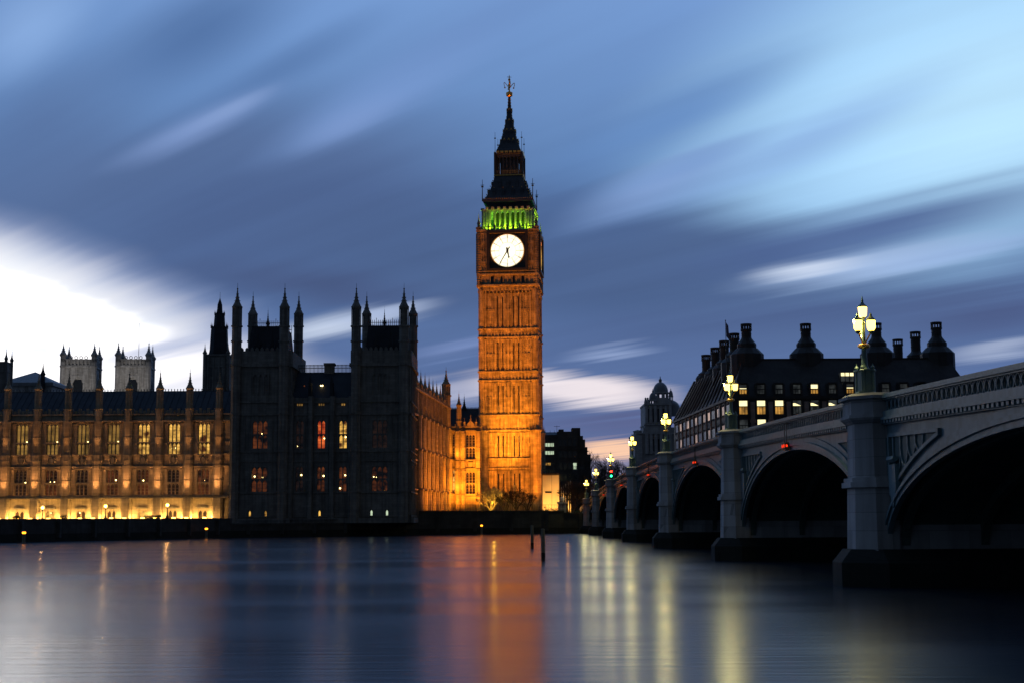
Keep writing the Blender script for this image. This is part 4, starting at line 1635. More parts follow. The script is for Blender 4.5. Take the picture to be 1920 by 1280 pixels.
    # lights ----------------------------------------------------------
    Mw = Matrix.Translation((TC[0], TC[1], 0)) @ Matrix.Rotation(rz, 4, 'Z')
    W = lambda x, y, z: tuple(Mw @ Vector((x, y, z)))
    spot(W(-9, -15, 3.4), W(-2, -HW, 15), 21000, SODIUM, 62, .9, .5)
    spot(W(9, -15, 3.4), W(2, -HW, 15), 21000, SODIUM, 62, .9, .5)
    spot(W(-11, -17, 3.4), W(-1, -HW, 30), 75000, SODIUM, 46, 1.0, .5)
    spot(W(11, -17, 3.4), W(1, -HW, 30), 75000, SODIUM, 46, 1.0, .5)
    spot(W(-12, -24, 4), W(0, -HW, 52), 112000, SODIUM, 30, .9, .5)
    spot(W(12, -24, 4), W(0, -HW, 54), 112000, SODIUM, 30, .9, .5)
    spot(W(0, -17, 3.4), W(0, -HW, 22.5), 85000, (1, .33, .018), 40, 1.0, .5)
    spot(W(22, -8, 4), W(HW, 0, 36), 14000, SODIUM, 60, .9, .5)
    # belfry: green lamps on the gallery and inside the arches
    for k, M in faces():
        if k in (0, 1, 3):
            a0 = Mw @ M @ Vector((0, -CW + .3, zb0 + .2))
            b0 = Mw @ M @ Vector((0, -BW + .1, Z(402)))
            area(tuple(a0), tuple(b0), 850, (.50, 1.0, .02), 9.5, .25)
            a2, b2 = Mw @ M @ Vector((0, -LW - .9, zl0 + .1)), Mw @ M @ Vector((0, -LW, zl1 - .3))
            area(tuple(a2), tuple(b2), 26, (1, .36, .05), 5.0, .2)
            a1 = Mw @ M @ Vector((0, -BW + 1.2, zb0 + .2))
            b1 = Mw @ M @ Vector((0, -3.2, Z(405)))
            area(tuple(a1), tuple(b1), 160, (.02, 1.0, .10), 7, .25)
    return t


build_clock_tower()


# ------------------------------------------------------------------ distant towers and roofs behind the range
def build_abbey_tower(pxl, pxr, Y, label, flag=False):
    pc = (pxl + pxr) / 2
    cx = Xp(pc, 700, Y)
    hw = (Xp(pxr, 700, Y) - Xp(pxl, 700, Y)) / 2
    t = thing('abbey_tower', label, 'church tower', (cx, Y, 0), R(7), 'twin pale abbey west towers')
    Z = lambda py: Zp(py, pc, Y)
    zt, zp, ztip = Z(690), Z(676), Z(641)
    m = MB()
    m.M = None
    for k in range(4):
        m.M = Matrix.Rotation(k * PI / 2, 4, 'Z')
        m.wall_holes(-hw, hw, 10, zt, [(-hw * .30, hw * .30, Z(760), Z(712))], -hw, -hw + .6)
        m.arch_head(-hw * .42, hw * .42, Z(760), Z(706), .5, -hw - .3, -hw + .3, .5)
        m.box(-hw - .25, hw + .25, -hw - .4, -hw + .02, zt - .3, zt + .25)
        m.box(-hw - .1, hw + .1, -hw - .25, -hw + .02, Z(724) - .2, Z(724) + .2) if False else None
        for u in (-.86, -.62, .62, .86):
            m.box(u * hw - .22, u * hw + .22, -hw - .3, -hw + .02, 20, zt - .9)
            m.arch_head(u * hw - .5, u * hw + .5, Z(700), Z(693), .15, -hw - .2, -hw + .02, .3)
        m.box(-hw * .3, hw * .3, -hw - .2, -hw + .02, Z(703), Z(700))
        # pierced parapet
        m.box(-hw, hw, -hw - .1, -hw + .3, zt + .25, zt + .6)
        m.box(-hw, hw, -hw - .1, -hw + .3, zp - .35, zp)
        for q in range(9):
            u = -hw + (q + .5) * 2 * hw / 9
            m.box(u - .28, u + .28, -hw - .05, -hw + .25, zt + .6, zp - .35)
        for q in (-.45, -.15, .15, .45):
            for s0 in range(8):
                a, b = PI * s0 / 4, PI * (s0 + 1) / 4
                m.tube((q * hw + .5 * math.cos(a), -hw + .1, zp + .5 + .5 * math.sin(a)), (q * hw + .5 * math.cos(b), -hw + .1, zp + .5 + .5 * math.sin(b)), .14, .14, 4)
    m.M = None
    m.box(-hw + .8, hw - .8, -hw + .8, hw - .8, 10, zp)
    m.build('wall', S_ABBEY, t)
    for sx in (-1, 1):
        for sy in (-1, 1):
            p = MB()
            x, y = sx * (hw - .35), sy * (hw - .35)
            p.frus(x, y, 8, .95, .95, 12, zp)
            p.frus(x, y, 8, 1.15, 1.15, zt - .2, zt + .3)
            p.pinnacle(x, y, .95, zp - 1, zp + 1.3, ztip)
            p.build('pinnacle', S_ABBEY, t)
    w = MB()
    w.box(-hw * .28, hw * .28, -hw + .5, -hw + .55, Z(758), Z(714))
    w.build('window', M_GLASSD, t)
    if flag:
        f = MB().tube((1.0, 0, zp), (1.0, 0, Z(606)), .11, .05, 5)
        fo = f.build('flagpole', M_IRON, t)
    return t


build_abbey_tower(122, 182, 480, 'pale stone abbey tower farther from the clock tower, without a flagpole')
build_abbey_tower(224, 283, 478, 'pale stone abbey tower with a tall bare flagpole between its pinnacles', True)
for px in (117, 222):
    spot((Xp(px, 700, 440), 430, 30), (Xp(px + 30, 700, 480), 480, 52), 34000, (1.0, .92, .84), 24, .9, 1.0)


def build_octagon_tower():
    Y = 300.0
    cx = Xp(411, 640, Y)
    t = thing('lantern_tower', 'dark octagonal stone lantern tower with small spire rising behind the pavilion', 'tower', (cx, Y, 0))
    Z = lambda py: Zp(py, 411, Y)
    m = MB()
    w0 = 2.45
    m.box(-w0, w0, -w0, w0, 15, Z(668))
    for sd in (-1, 1):
        for q in (.25, .7, 1.0):
            m.box(sd * q * w0 - .12, sd * q * w0 + .12, -w0 - .25, -w0 + .02, 15, Z(672))
    m.box(-w0 - .25, w0 + .25, -w0 - .3, w0 + .3, Z(669), Z(666))
    m.box(-w0 - .15, w0 + .15, -w0 - .2, w0 + .2, Z(690), Z(688.5))
    m.build('wall', S_DARK, t)
    for sx in (-1, 1):
        for sy in (-1, 1):
            MB().pinnacle(sx * w0, sy * w0, .38, 20, Z(664), Z(645)).build('pinnacle', S_DARK, t)
    s_ = MB()
    s_.frus(0, 0, 8, 2.05, 1.75, Z(666), Z(613))
    s_.frus(0, 0, 8, 1.9, 1.9, Z(616), Z(614))
    s_.frus(0, 0, 8, 1.25, 1.05, Z(613), Z(588))
    for k in range(8):
        a = k * PI / 4 + PI / 8
        s_.pinnacle(1.75 * math.cos(a), 1.75 * math.sin(a), .15, Z(616), Z(612), Z(604), 4)
        s_.pinnacle(1.05 * math.cos(a), 1.05 * math.sin(a), .12, Z(592), Z(588), Z(581), 4)
        s_.tube((1.9 * math.cos(a), 1.9 * math.sin(a), Z(666)), (1.62 * math.cos(a), 1.62 * math.sin(a), Z(613)), .15, .12, 4)
    s_.frus(0, 0, 8, .62, .5, Z(588), Z(572))
    s_.frus(0, 0, 8, .52, .03, Z(572), Z(559))
    s_.tube((0, 0, Z(560)), (0, 0, Z(548)), .05, .03, 4)
    s_.build('lantern', S_SLATE, t)
    for u in (-1.0, .6):
        for py0, py1 in ((735, 712), (706, 690)):
            MB().box(u - .3, u + .5, -w0 - .06, -w0 - .02, Z(py0), Z(py1)).build('louvre', M_GLASSD, t)


build_octagon_tower()


def build_square_tower():
    Y = 275.0
    cx = Xp(1, 700, Y)
    t = thing('square_tower', 'dark square tower with thin corner turrets cut by the left picture edge', 'tower', (cx, Y, 0))
    Z = lambda py: Zp(py, 5, Y)
    hw = 1.55
    MB().box(-hw, hw, -hw, hw, 12, Z(680)).box(-hw - .15, hw + .15, -hw - .15, hw + .15, Z(698), Z(696)).box(-hw - .1, hw + .1, -hw - .1, hw + .1, Z(681), Z(679)).build('wall', S_DARK, t)
    for sx in (-1, 1):
        for sy in (-1, 1):
            MB().frus(sx * hw, sy * hw, 8, .3, .3, 14, Z(680)).pinnacle(sx * hw, sy * hw, .3, Z(680), Z(674), Z(653)).build('turret', S_DARK, t)


build_square_tower()


def build_pyramid_hall():
    Y = 300.0
    cx = Xp(66, 710, Y)
    t = thing('pyramid_roofed_hall', 'low hall with a shallow pyramid roof behind the palace range', 'hall', (cx, Y, 0))
    Z = lambda py: Zp(py, 66, Y)
    hw = (Xp(118, 710, Y) - Xp(18, 710, Y)) / 2
    MB().box(-hw + .4, hw - .4, -hw + .4, hw - .4, 10, Z(722)).build('wall', S_ABBEY, t)
    m = MB().frus(0, 0, 4, hw * 1.42, hw * 1.42, Z(727), Z(721)).frus(0, 0, 4, hw * 1.40, .1, Z(721), Z(697))
    m.build('roof', S_LEAD, t)
    x = Xp(80.5, 700, Y - 6) - cx
    MB().frus(x, -6, 8, .55, .5, 15, Z(712)).pinnacle(x, -6, .42, Z(722), Z(707), Z(681)).build('spirelet', S_SLATE, t)


build_pyramid_hall()


# ------------------------------------------------------------------ office house with tall chimneys behind the bridge
def build_chimney_house():
    Yf = 290.0
    c0 = (45.0, Yf)
    t = thing('office_house', 'dark bronze office house with a mansard roof and tall ringed chimneys', 'office building', (c0[0], c0[1], 0))
    Zf = lambda py, px=1500: Zp(py, px, Yf)
    X = lambda px, py=750: Xp(px, py, Yf) - c0[0]
    ze, zr = Zf(744), Zp(673, 1500, Yf + 7)
    xr = X(1829)
    base = [(0, 0), (xr, 0), (xr - 2, 75), (-3.7, 75)]
    topp = [(3.6, 7), (X(1790) + 1, 7), (X(1790) - 3, 55), (-.6, 55)]
    cols = [1394, 1427.5, 1461.5, 1495, 1528, 1562, 1595, 1629, 1662, 1696, 1729, 1762, 1795]
    w = MB()
    rows = [(775, 749.5), (810, 785), (845, 820), (880, 855)]
    H = []
    for c in cols:
        for b, tp in rows:
            H.append((X(c - 8.2), X(c + 8.2), Zf(b), Zf(tp)))
    w.wall_holes(0, xr, 2, ze, H, 0, .6)
    w.prism([(0.02, .7), (xr - .02, .7), (xr - 2, 74.5), (-3.6, 74.5)], 2, ze - .1)
    w.box(-.2, xr + .2, -.35, .02, ze - .3, ze + .25)
    for b, tp in rows[:3]:
        w.box(0, xr, -.12, .02, Zf(b) - .45, Zf(b) - .2)
    w.build('wall', S_BRONZE, t)
    # sandstone piers between the windows
    pr = MB()
    for a, b in zip(cols[:-1], cols[1:]):
        x = X((a + b) / 2)
        pr.box(x - .42, x + .42, -.35, .02, 2, Zf(752))
        pr.box(x - .55, x + .55, -.5, .02, Zf(791), Zf(785))
    pr.build('stone_pier', S_PINK, t)
    # lit state per window: w white ceiling + amber room, g grey, d dark
    stA = 'agggwgagggdgd'
    stB = 'wwwhhhhghghgg'
    stC = 'gwghggggggggg'

    def pane(x0, x1, z0, z1, y, st, slope=0.0):
        zm = z0 + (z1 - z0) * (.57 if slope == 0 else .62)
        f = MB()
        f.box(x0, x1, y - .16, y - .06, zm - .1, zm + .1)
        n = 3
        for k in range(n + 1):
            x = x0 + (x1 - x0) * k / n
            f.box(x - .05, x + .05, y - .12, y - .05, z0, zm)
        for x in (x0, x1):
            f.box(x - .07, x + .07, y - .16, y - .05, z0, z1)
        fo = f.build('window', S_BRONZE, t)
        up = {'w': G_OFFW, 'a': G_OFFG, 'h': G_OFFW, 'g': G_OFFG, 'd': M_GLASSD}[st]
        lo = {'w': G_OFFA, 'a': G_OFFA, 'h': G_OFFG, 'g': G_OFFG, 'd': M_GLASSD}[st]
        MB().box(x0, x1, y - .02, y + .03, z0, zm).build('room_pane', lo, fo)
        if st in 'h':
            zq = zm + (z1 - zm) * .55
            MB().add([(x0, y, zm), (x1, y, zm), (x1 - (x1 - x0) * .1, y, zm + (z1 - zm) * .15), (x0 + (x1 - x0) * .3, y, zq), (x0, y, zq)], [(0, 1, 2, 3, 4)]).build('light_shelf', G_OFFW, fo)
            MB().box(x0, x1, y + .05, y + .08, zm, z1).build('top_pane', G_OFFG, fo)
        elif st == 'a':
            zq = zm + (z1 - zm) * .3
            MB().box(x0, x1, y, y + .03, zm, zq).build('light_shelf', G_OFFW, fo)
            MB().box(x0, x1, y + .05, y + .08, zq, z1).build('top_pane', G_OFFG, fo)
        else:
            MB().box(x0, x1, y - .02, y + .03, zm, z1).build('top_pane', up, fo)

    for i, c in enumerate(cols):
        pane(X(c - 8.2), X(c + 8.2), Zf(775), Zf(749.5), .5, stB[i])
        pane(X(c - 8.2), X(c + 8.2), Zf(810), Zf(785), .5, stC[i])
    # mansard roof with dormers
    rf = MB().prism(base, ze + .2, zr, topp)
    dz = zr - ze
    yq = lambda z: 7 * (z - ze) / dz
    for i, c in enumerate(cols):
        z0, z1 = Zf(742), Zf(719)
        rf.box(X(c - 8.5), X(c + 8.5), -.1, yq(z1) + 1, z1 + .02, z1 + .3)
        for sd in (-1, 1):
            x = X(c + sd * 8.5)
            rf.box(x - .18, x + .18, -.1, yq(z1) + 1, z0 - .1, z1 + .02)
        # ribs between the dormers running up to the chimneys
        if i < len(cols) - 1:
            xm = X((c + cols[i + 1]) / 2)
            rf.ext_yz([(-.2, ze), (7, zr + .05), (7.6, zr - .3), (.6, ze)], xm - .25, xm + .25)
    # long side ribs
    for k in range(16):
        q = k / 15
        x0, y0 = -3.7 * q, 75 * q
        x1, y1 = 3.6 - 4.2 * q, 7 + 48 * q
        rf.tube((x0, y0, ze + .2), (x1, y1, zr), .28, .28, 4)
    rf.box(topp[0][0], topp[1][0], 6.8, 7.2, zr, zr + .15)
    rf.build('roof', S_BRONZE, t)
    for i, c in enumerate(cols):
        pane(X(c - 8.0), X(c + 8.0), Zf(742), Zf(720), .55, stA[i], 1)
    # upper lit skylight
    yk = 3.6
    sx0, sx1 = Xp(1574, 707, Yf + yk) - c0[0], Xp(1599, 707, Yf + yk) - c0[0]
    sk = MB()
    for k in range(4):
        x = sx0 + (sx1 - sx0) * k / 3
        sk.box(x - .07, x + .07, yk - 1.1, yk - .9, Zp(716, 1590, Yf + yk), Zp(699, 1590, Yf + yk))
    so = sk.build('window', S_BRONZE, t)
    MB().box(sx0, sx1, yk - .88, yk + 1.5, Zp(716, 1590, Yf + yk), Zp(699, 1590, Yf + yk)).build('room_pane', G_OFFG, so)
    MB().box(sx0, sx1, yk - .95, yk - .9, Zp(705, 1590, Yf + yk), Zp(699, 1590, Yf + yk)).build('light_shelf', G_OFFW, so)
    # receding street side: lit bays
    dirv = Vector((-3.7, 75, 0)).normalized()
    ang = math.atan2(dirv.y, dirv.x)
    M = Matrix.Rotation(ang, 4, 'Z') @ Matrix.Rotation(PI, 4, 'Z')
    # local: u runs back along the street (negative), outer face towards -y in that frame
    st_b = 'gppgppgpgpgpg'
    st_c = 'gpggpggpgggpg'
    rib = MB()
    for k in range(13):
        u0, u1 = 3.0 + k * 5.4, 3.0 + k * 5.4 + 4.2
        for stt, py0, py1 in ((st_b, 775, 750), (st_c, 812, 786)):
            f = MB()
            for q in range(4):
                uu = u0 + (u1 - u0) * q / 3
                p = dirv * uu
                f.box(p.x - .10, p.x + .02, p.y - .12, p.y + .12, Zf(py0, 1390), Zf(py1, 1390))
            fo = f.build('window', S_BRONZE, t)
            a, b = dirv * u0, dirv * u1
            z0, z1 = Zf(py0 - 4, 1390), Zf(py1 + 5, 1390)
            b = a + (b - a) * (.55 if k % 3 else .8)
            MB().add([(a.x - .06, a.y, z0), (b.x - .06, b.y, z0), (b.x - .06, b.y, z1), (a.x - .06, a.y, z1)], [(0, 1, 2, 3)]).build('pane', G_OFFP if stt[k] == 'p' else (G_OFFG if k % 2 else M_GLASSD), fo)
        p = dirv * (u0 - .6)
        rib.box(p.x - .14, p.x + .05, p.y - .4, p.y + .4, 2, ze - .3)
    rib.build('stone_pier', S_PINK, t)
    MB().prism([(-.4, 0), (.05, 0), (-3.65, 75), (-4.1, 75)], ze - .2, ze + .3).build('eaves', S_BRONZE, t)
    # chimneys: px, top y, depth behind the front, has octagonal shoulder
    ch = [(1400, 607.5, 9, 1), (1511.5, 607, 9, 1), (1644, 606, 9, 1), (1757, 604.5, 9, 1), (1683.5, 636, 32, 0), (1717, 622, 22, .6),
          (1377, 625, 22, .7), (1358, 638.5, 32, .5), (1341, 651.5, 43, .4), (1323.5, 665, 53, .4)]
    for px, py, yb, sh in ch:
        Y = Yf + yb
        x = Xp(px, 650, Y) - c0[0]
        zt = Zp(py, px, Y)
        r = 9.3 / FPX * 299
        m = MB()
        m.lathe(x, yb, [(r * 1.0, zr - 1.5), (r * 1.0, zt - 1.5)], 16)
        for q in range(5):
            z = zr + (zt - 1.6 - zr) * (q + .5) / 5
            m.lathe(x, yb, [(r * 1.04, z), (r * 1.04, z + .12)], 16)
        if sh:
            w_ = 2.35 * (0.6 + .4 * sh)
            m.lathe(x, yb, [(r * 3.4 * (.6 + .4 * sh), zr - 3.5), (r * 3.4 * (.6 + .4 * sh), zr + .2 + 1.0 * sh), (r * 2.2, zr + .4 + 2.1 * sh), (r * 1.95, zr + .4 + 2.2 * sh), (r * 1.95, zr + .5 + 2.9 * sh), (r * 1.1, zr + .7 + 3.9 * sh), (r * 1.0, zr + .9 + 4.0 * sh)], 12)
        co = m.build('chimney', S_BRONZE, t)
        cp = MB()
        cp.lathe(x, yb, [(r * 1.14, zt - 1.5), (r * 1.14, zt - 1.15)], 16)
        cp.lathe(x, yb, [(r * 1.14, zt - .35), (r * 1.14, zt)], 16)
        for q in range(12):
            a = q * PI / 6
            cp.box(x + r * math.cos(a) - .1, x + r * math.cos(a) + .1, yb + r * math.sin(a) - .1, yb + r * math.sin(a) + .1, zt - 1.15, zt - .35)
        cp.build('chimney_cap', S_BRONZE, co)
    # flagpole
    Y = Yf + 4
    x = Xp(1361.5, 650, Y) - c0[0]
    f = MB().tube((x, 4, ze), (x, 4, Zp(601, 1361, Y)), .12, .06, 6).ball((x, 4, Zp(601, 1361, Y)), .14, 5)
    fo = f.build('flagpole', M_IRON, t)
    fl_ = MB()
    zt = Zp(604, 1361, Y)
    rows_ = 8
    pts = []
    for i in range(rows_ + 1):
        for j in range(4):
            pts.append((x + .1 + j * .16 * (1 + .05 * i), 4 + .12 * math.sin(j * 2.2 + i * .5), zt - i * .38 - j * .28))
    fs = [(i * 4 + j, i * 4 + j + 1, (i + 1) * 4 + j + 1, (i + 1) * 4 + j) for i in range(rows_) for j in range(3)]
    fl_.add(pts, fs).build('flag', M_FLAG, fo)


build_chimney_house()


# ------------------------------------------------------------------ domed stone office tower, dark block, hoarding
def build_domed_building():
    Y = 430.0
    px0 = 1240
    cx = Xp(px0, 800, Y)
    t = thing('domed_building', 'grey stone baroque corner tower with domes and oval openings', 'government building', (cx, Y, 0))
    U = lambda px, py=780: Xp(px, py, Y) - cx
    Z = lambda py: Zp(py, px0, Y)
    m = MB()
    m.box(U(1192), U(1300), 0, 25, 2, Z(812))
    m.box(U(1191), U(1302), -.5, 25.5, Z(813), Z(810))
    m.box(U(1206), U(1275), 0.5, 16, Z(812), Z(800))
    m.box(U(1209), U(1258), -.3, 14, Z(812), Z(758))
    m.box(U(1208), U(1259), -.8, 14.5, Z(759), Z(755.5))
    m.box(U(1207.5), U(1259), -.7, 14.5, Z(796), Z(793))
    for px in (1212, 1220, 1229, 1239, 1249, 1256):
        m.lathe(U(px), -.4, [(.55, Z(793)), (.5, Z(760))], 8)
        m.lathe(U(px), -.4, [(.6, Z(850)), (.55, Z(813))], 8)
    # pavilion at the left end
    m.box(U(1189), U(1203), -.6, 6, 2, Z(815))
    m.lathe(U(1196), 2, [(1.3, Z(815)), (1.3, Z(808)), (1.5, Z(807.5)), (1.5, Z(806.5)), (.2, Z(804))], 10)
    # statues on the cornice
    for px in (1211, 1215, 1256):
        m.lathe(U(px), 0, [(.55, Z(757)), (.5, Z(752)), (.3, Z(748)), (.35, Z(746)), (.1, Z(744))], 6)
    m.build('wall', S_PORT, t)
    # drum and main dome
    def dome(px, ybase, wpx, ydome, ytip, yy, name='dome', ring=8):
        x = U(px, ybase)
        r = wpx / FPX * Y
        d = MB()
        zb, zd, ztp = Z(ybase), Z(ydome), Z(ytip)
        for k in range(ring):
            a = 2 * PI * k / ring + .2
            d.lathe(x + r * .88 * math.cos(a), yy + r * .88 * math.sin(a), [(r * .17, zb), (r * .15, zd)], 6)
        d.lathe(x, yy, [(r * 1.05, zb - .3), (r * 1.05, zb + .15)], 16)
        d.lathe(x, yy, [(r * 1.1, zd - .2), (r * 1.1, zd + .2)], 16)
        d.build('drum', S_PORT, t)
        hh = (ztp - zd) * .62
        pr = [(r * .98 * math.cos(q * PI / 16), zd + .2 + hh * math.sin(q * PI / 16)) for q in range(8)]
        g = MB().lathe(x, yy, pr + [(r * .16, zd + hh + .1), (r * .2, zd + hh * 1.12), (r * .2, zd + hh * 1.3), (r * .08, zd + hh * 1.36), (r * .03, ztp)], 16)
        g.build(name, S_LEAD, t)

    dome(1242.5, 745.5, 15, 733, 701, 6)
    dome(1225, 761, 7.5, 749, 727, 1)
    dome(1261.5, 748, 4.2, 740, 723, 5, 'cupola', 6)
    x, yy = U(1263, 757), 9
    g = MB().lathe(x, yy, [(18 / FPX * Y * math.cos(q * PI / 16), Z(760) + 15.5 / FPX * Y * math.sin(q * PI / 16)) for q in range(9)], 20)
    g.lathe(x, yy, [(18.5 / FPX * Y, Z(775)), (18.5 / FPX * Y, Z(760))], 20)
    g.build('dome', S_LEAD, t)
    MB().box(U(1232), U(1254), 1, 11, Z(757), Z(744)).build('drum_base', S_PORT, t)
    for px in (1216, 1224.5, 1234, 1244, 1252.5):
        for a, b in ((790, 765), (845, 822)):
            w = MB().box(U(px) - .75, U(px) + .75, -.34 if a < 800 else -.04, -.30 if a < 800 else 0.02, Z(a), Z(b))
            w.build('window', M_GLASSD, t)


build_domed_building()


def build_dark_block():
    Y = 372.0
    cx = Xp(1062, 870, Y)
    t = thing('office_block', 'dark brick office block with stepped gable chimneys right of the clock tower', 'office building', (cx, Y, 0))
    U = lambda px: Xp(px, 870, Y) - cx
    Z = lambda py: Zp(py, 1062, Y)
    m = MB()
    m.box(U(1000), U(1045), .3, 25, 2, Z(814))
    m.box(U(1045), U(1084), 0, 25, 2, Z(808))
    m.box(U(1048.5), U(1058), 1, 5, Z(808), Z(803.5))
    m.box(U(1073), U(1089), .5, 6, 2, Z(801))
    steps = [(1089, 1094, 816), (1094, 1098, 823), (1098, 1102, 837), (1102, 1108, 851)]
    for a, b, p in steps:
        m.box(U(a), U(b), .6, 18, 2, Z(p))
    m.box(U(1044), U(1090), -.25, .02, Z(842), Z(840))
    m.box(U(1084), U(1104), .3, .62, Z(846), Z(844))
    m.build('wall', S_BRICKD, t)
    r = MB().ext_yz([(.3, Z(814)), (6, Z(806.5)), (20, Z(806.5)), (25, Z(814))], U(1000), U(1045))
    r.build('roof', S_SLATE, t)
    a = MB()
    x = U(1045.5)
    a.tube((x, 3, Z(808)), (x, 3, Z(795)), .08, .05, 4).tube((x - .8, 3, Z(797)), (x + .8, 3, Z(797)), .06, .06, 4)
    for px in (1024, 1033, 1041):
        a.tube((U(px), 5, Z(808)), (U(px), 5, Z(803)), .07, .05, 4)
    a.build('aerial', M_IRON, t)
    rr = random.Random(2)
    for row, (y0, y1) in enumerate(((836, 829.5), (851, 844.5), (871, 866.5), (886, 880))):
        for k, px in enumerate((1023.5, 1029.8, 1036)):
            f = MB()
            f.box(U(px) - .4, U(px) + .4, .16, .29, Z(y0) - .12, Z(y0))
            f.box(U(px) - .04, U(px) + .04, .16, .26, Z(y0), Z(y1))
            fo = f.build('window', S_BRICKD, t)
            MB().box(U(px) - .37, U(px) + .37, .24, .28, Z(y0), Z(y1)).build('pane', G_NEON if row < 2 else (G_WARM if row == 2 and k < 2 else M_GLASSD), fo)
    for row in range(4):
        for k in range(4):
            px = 1051 + k * 9
            y0 = 835 + row * 22
            f = MB().box(U(px) - .5, U(px) + .5, -.12, .02, Z(y0) - .15, Z(y0)).build('window', S_BRICKD, t)
            MB().box(U(px) - .45, U(px) + .45, -.04, -.01, Z(y0), Z(y0 - 12)).build('pane', M_GLASSD if not (row == 2 and k == 3) else G_NEON, f)


build_dark_block()


def build_hoarding():
    Y = 311.0
    cx = Xp(1034, 915, Y)
    t = thing('site_cabin', 'cream site cabin lit amber beside the clock tower foot', 'cabin', (cx, Y, 0))
    U = lambda px: Xp(px, 915, Y) - cx
    Z = lambda py: Zp(py, 1034, Y)
    MB().box(U(1017), U(1048.5), 0, 3, 2.9, Z(889)).build('wall', S_HOARD, t)
    m = MB().box(U(1016), U(1049.5), -.15, 3.1, Z(890), Z(887))
    for px in (1016.5, 1049):
        m.box(U(px) - .1, U(px) + .1, -.1, .1, 2.9, Z(888))
    m.box(U(1034.5) - .03, U(1034.5) + .03, -.03, .01, 2.9, Z(890))
    m.build('frame', S_BRICKD, t)
    MB().box(U(1022), U(1034), -.06, -.01, Z(923.5), Z(920)).build('notice_plate', M_IRON, t)
    spot((cx - 1, Y - 6, 3.2), (cx + 1.2, Y, 6.5), 6500, (1, .42, .075), 80, .8, .3)
    # scaffold behind, on the roof
    s_ = thing('scaffold', 'bare metal scaffold rails standing above the cream cabin', 'scaffold', (cx, Y + 5, 0))
    m = MB()
    zb, zt = 3, Z(871)
    for px in (1021, 1027, 1034, 1041, 1047):
        m.tube((U(px), 0, zb), (U(px), 0, zt + (px % 3) * .3), .06, .06, 4)
    for q in (0, .5, 1):
        m.tube((U(1019), 0, Z(884) + (zt - Z(884)) * q), (U(1049), 0, Z(884) + (zt - Z(884)) * q), .05, .05, 4)
    m.tube((U(1021), 0, Z(884)), (U(1034), 0, zt), .05, .05, 4)
    m.tube((U(1034), 0, zt), (U(1047), 0, Z(884)), .05, .05, 4)
    m.build('rails', M_IRON, s_)
    # low lit structure with scaffold near the bridge end
    Y2 = 300
    c2 = Xp(1061, 925, Y2)
    s2 = thing('scaffold', 'amber lit scaffold bay between the cream cabin and the bridge lamps', 'scaffold', (c2, Y2, 0))
    m = MB()
    U2 = lambda px: Xp(px, 925, Y2) - c2
    Z2 = lambda py: Zp(py, 1061, Y2)
    for px in (1053, 1057, 1061, 1066, 1070):
        for yy in (0, 1.4):
            m.tube((U2(px), yy, 2.9), (U2(px), yy, Z2(912 - (px - 1053) * .7)), .07, .07, 4)
    m.build('poles', S_HOARD, s2)
    m = MB()
    for py in (916, 924, 932):
        m.box(U2(1052), U2(1071), -.1, 1.5, Z2(py) - .05, Z2(py) + .08)
    m.build('boards', S_TIMBER, s2)
    point((c2 + .3, Y2 + .6, 5.0), 420, (1, .45, .1), .2)
    point((c2 - .6, Y2 + .7, 7.3), 260, (1, .45, .1), .2)
    pl = thing('gate_pier', 'pale stone gate pier with a ball on the wall near the bridge', 'gate pier', (Xp(1054, 950, 271.5), 271.5, 0))
    m = MB().box(-.75, .75, -.75, .75, 2.9, 5.6).box(-.95, .95, -.95, .95, 5.6, 5.9).box(-.9, .9, -.9, .9, 2.9, 3.4)
    m.build('pier', S_PORT, pl)
    MB().ball((0, 0, 6.4), .5, 8).build('ball', S_PORT, pl)


build_hoarding()


# ------------------------------------------------------------------ trees
def grow(mb, p, d, ln, r, lev, rr, spread, twig):
    q = p + d * ln
    mb.tube(p, q, r, r * .72, 5 if lev > 2 else 3)
    if lev == 0:
        return
    n = rr.choice((2, 3, 3)) if lev > 1 else rr.choice((3, 4))
    for k in range(n):
        a = Vector((rr.gauss(0, 1), rr.gauss(0, 1), rr.gauss(0, .6)))
        nd = (d + a * spread * (.9 if lev > 1 else 1.2) + Vector((0, 0, .12))).normalized()
        grow(mb, p + d * ln * (1.0 if k == 0 else rr.uniform(.55, 1.0)), nd, ln * rr.uniform(.62, .86), max(r * .62, twig), lev - 1, rr, spread, twig)


def bare_tree(px, pyb, Y, height, label, mats, seed, lev=6, spread=.42, zb=None, group='bare winter trees', name='bare_tree', r0=None, twig=.022):
    x = Xp(px, pyb, Y)
    z = 2.9 if zb is None else zb
    t = thing(name, label, 'tree', (x, Y, z), 0, group)
    rr = random.Random(seed)
    r0 = r0 or height * .028
    ht = height * .22
    MB().tube((0, 0, -.1), (0, 0, ht), r0 * 1.3, r0, 7).build('trunk', mats, t)
    m = MB()
    for k in range(4):
        a = 2 * PI * k / 4 + rr.uniform(-.4, .4)
        d = Vector((math.cos(a) * .55, math.sin(a) * .55, 1)).normalized()
        grow(m, Vector((0, 0, ht * rr.uniform(.75, .98))), d, height * .22, r0 * .6, lev, rr, spread, twig)
    m.build('crown', mats, t)
    return t


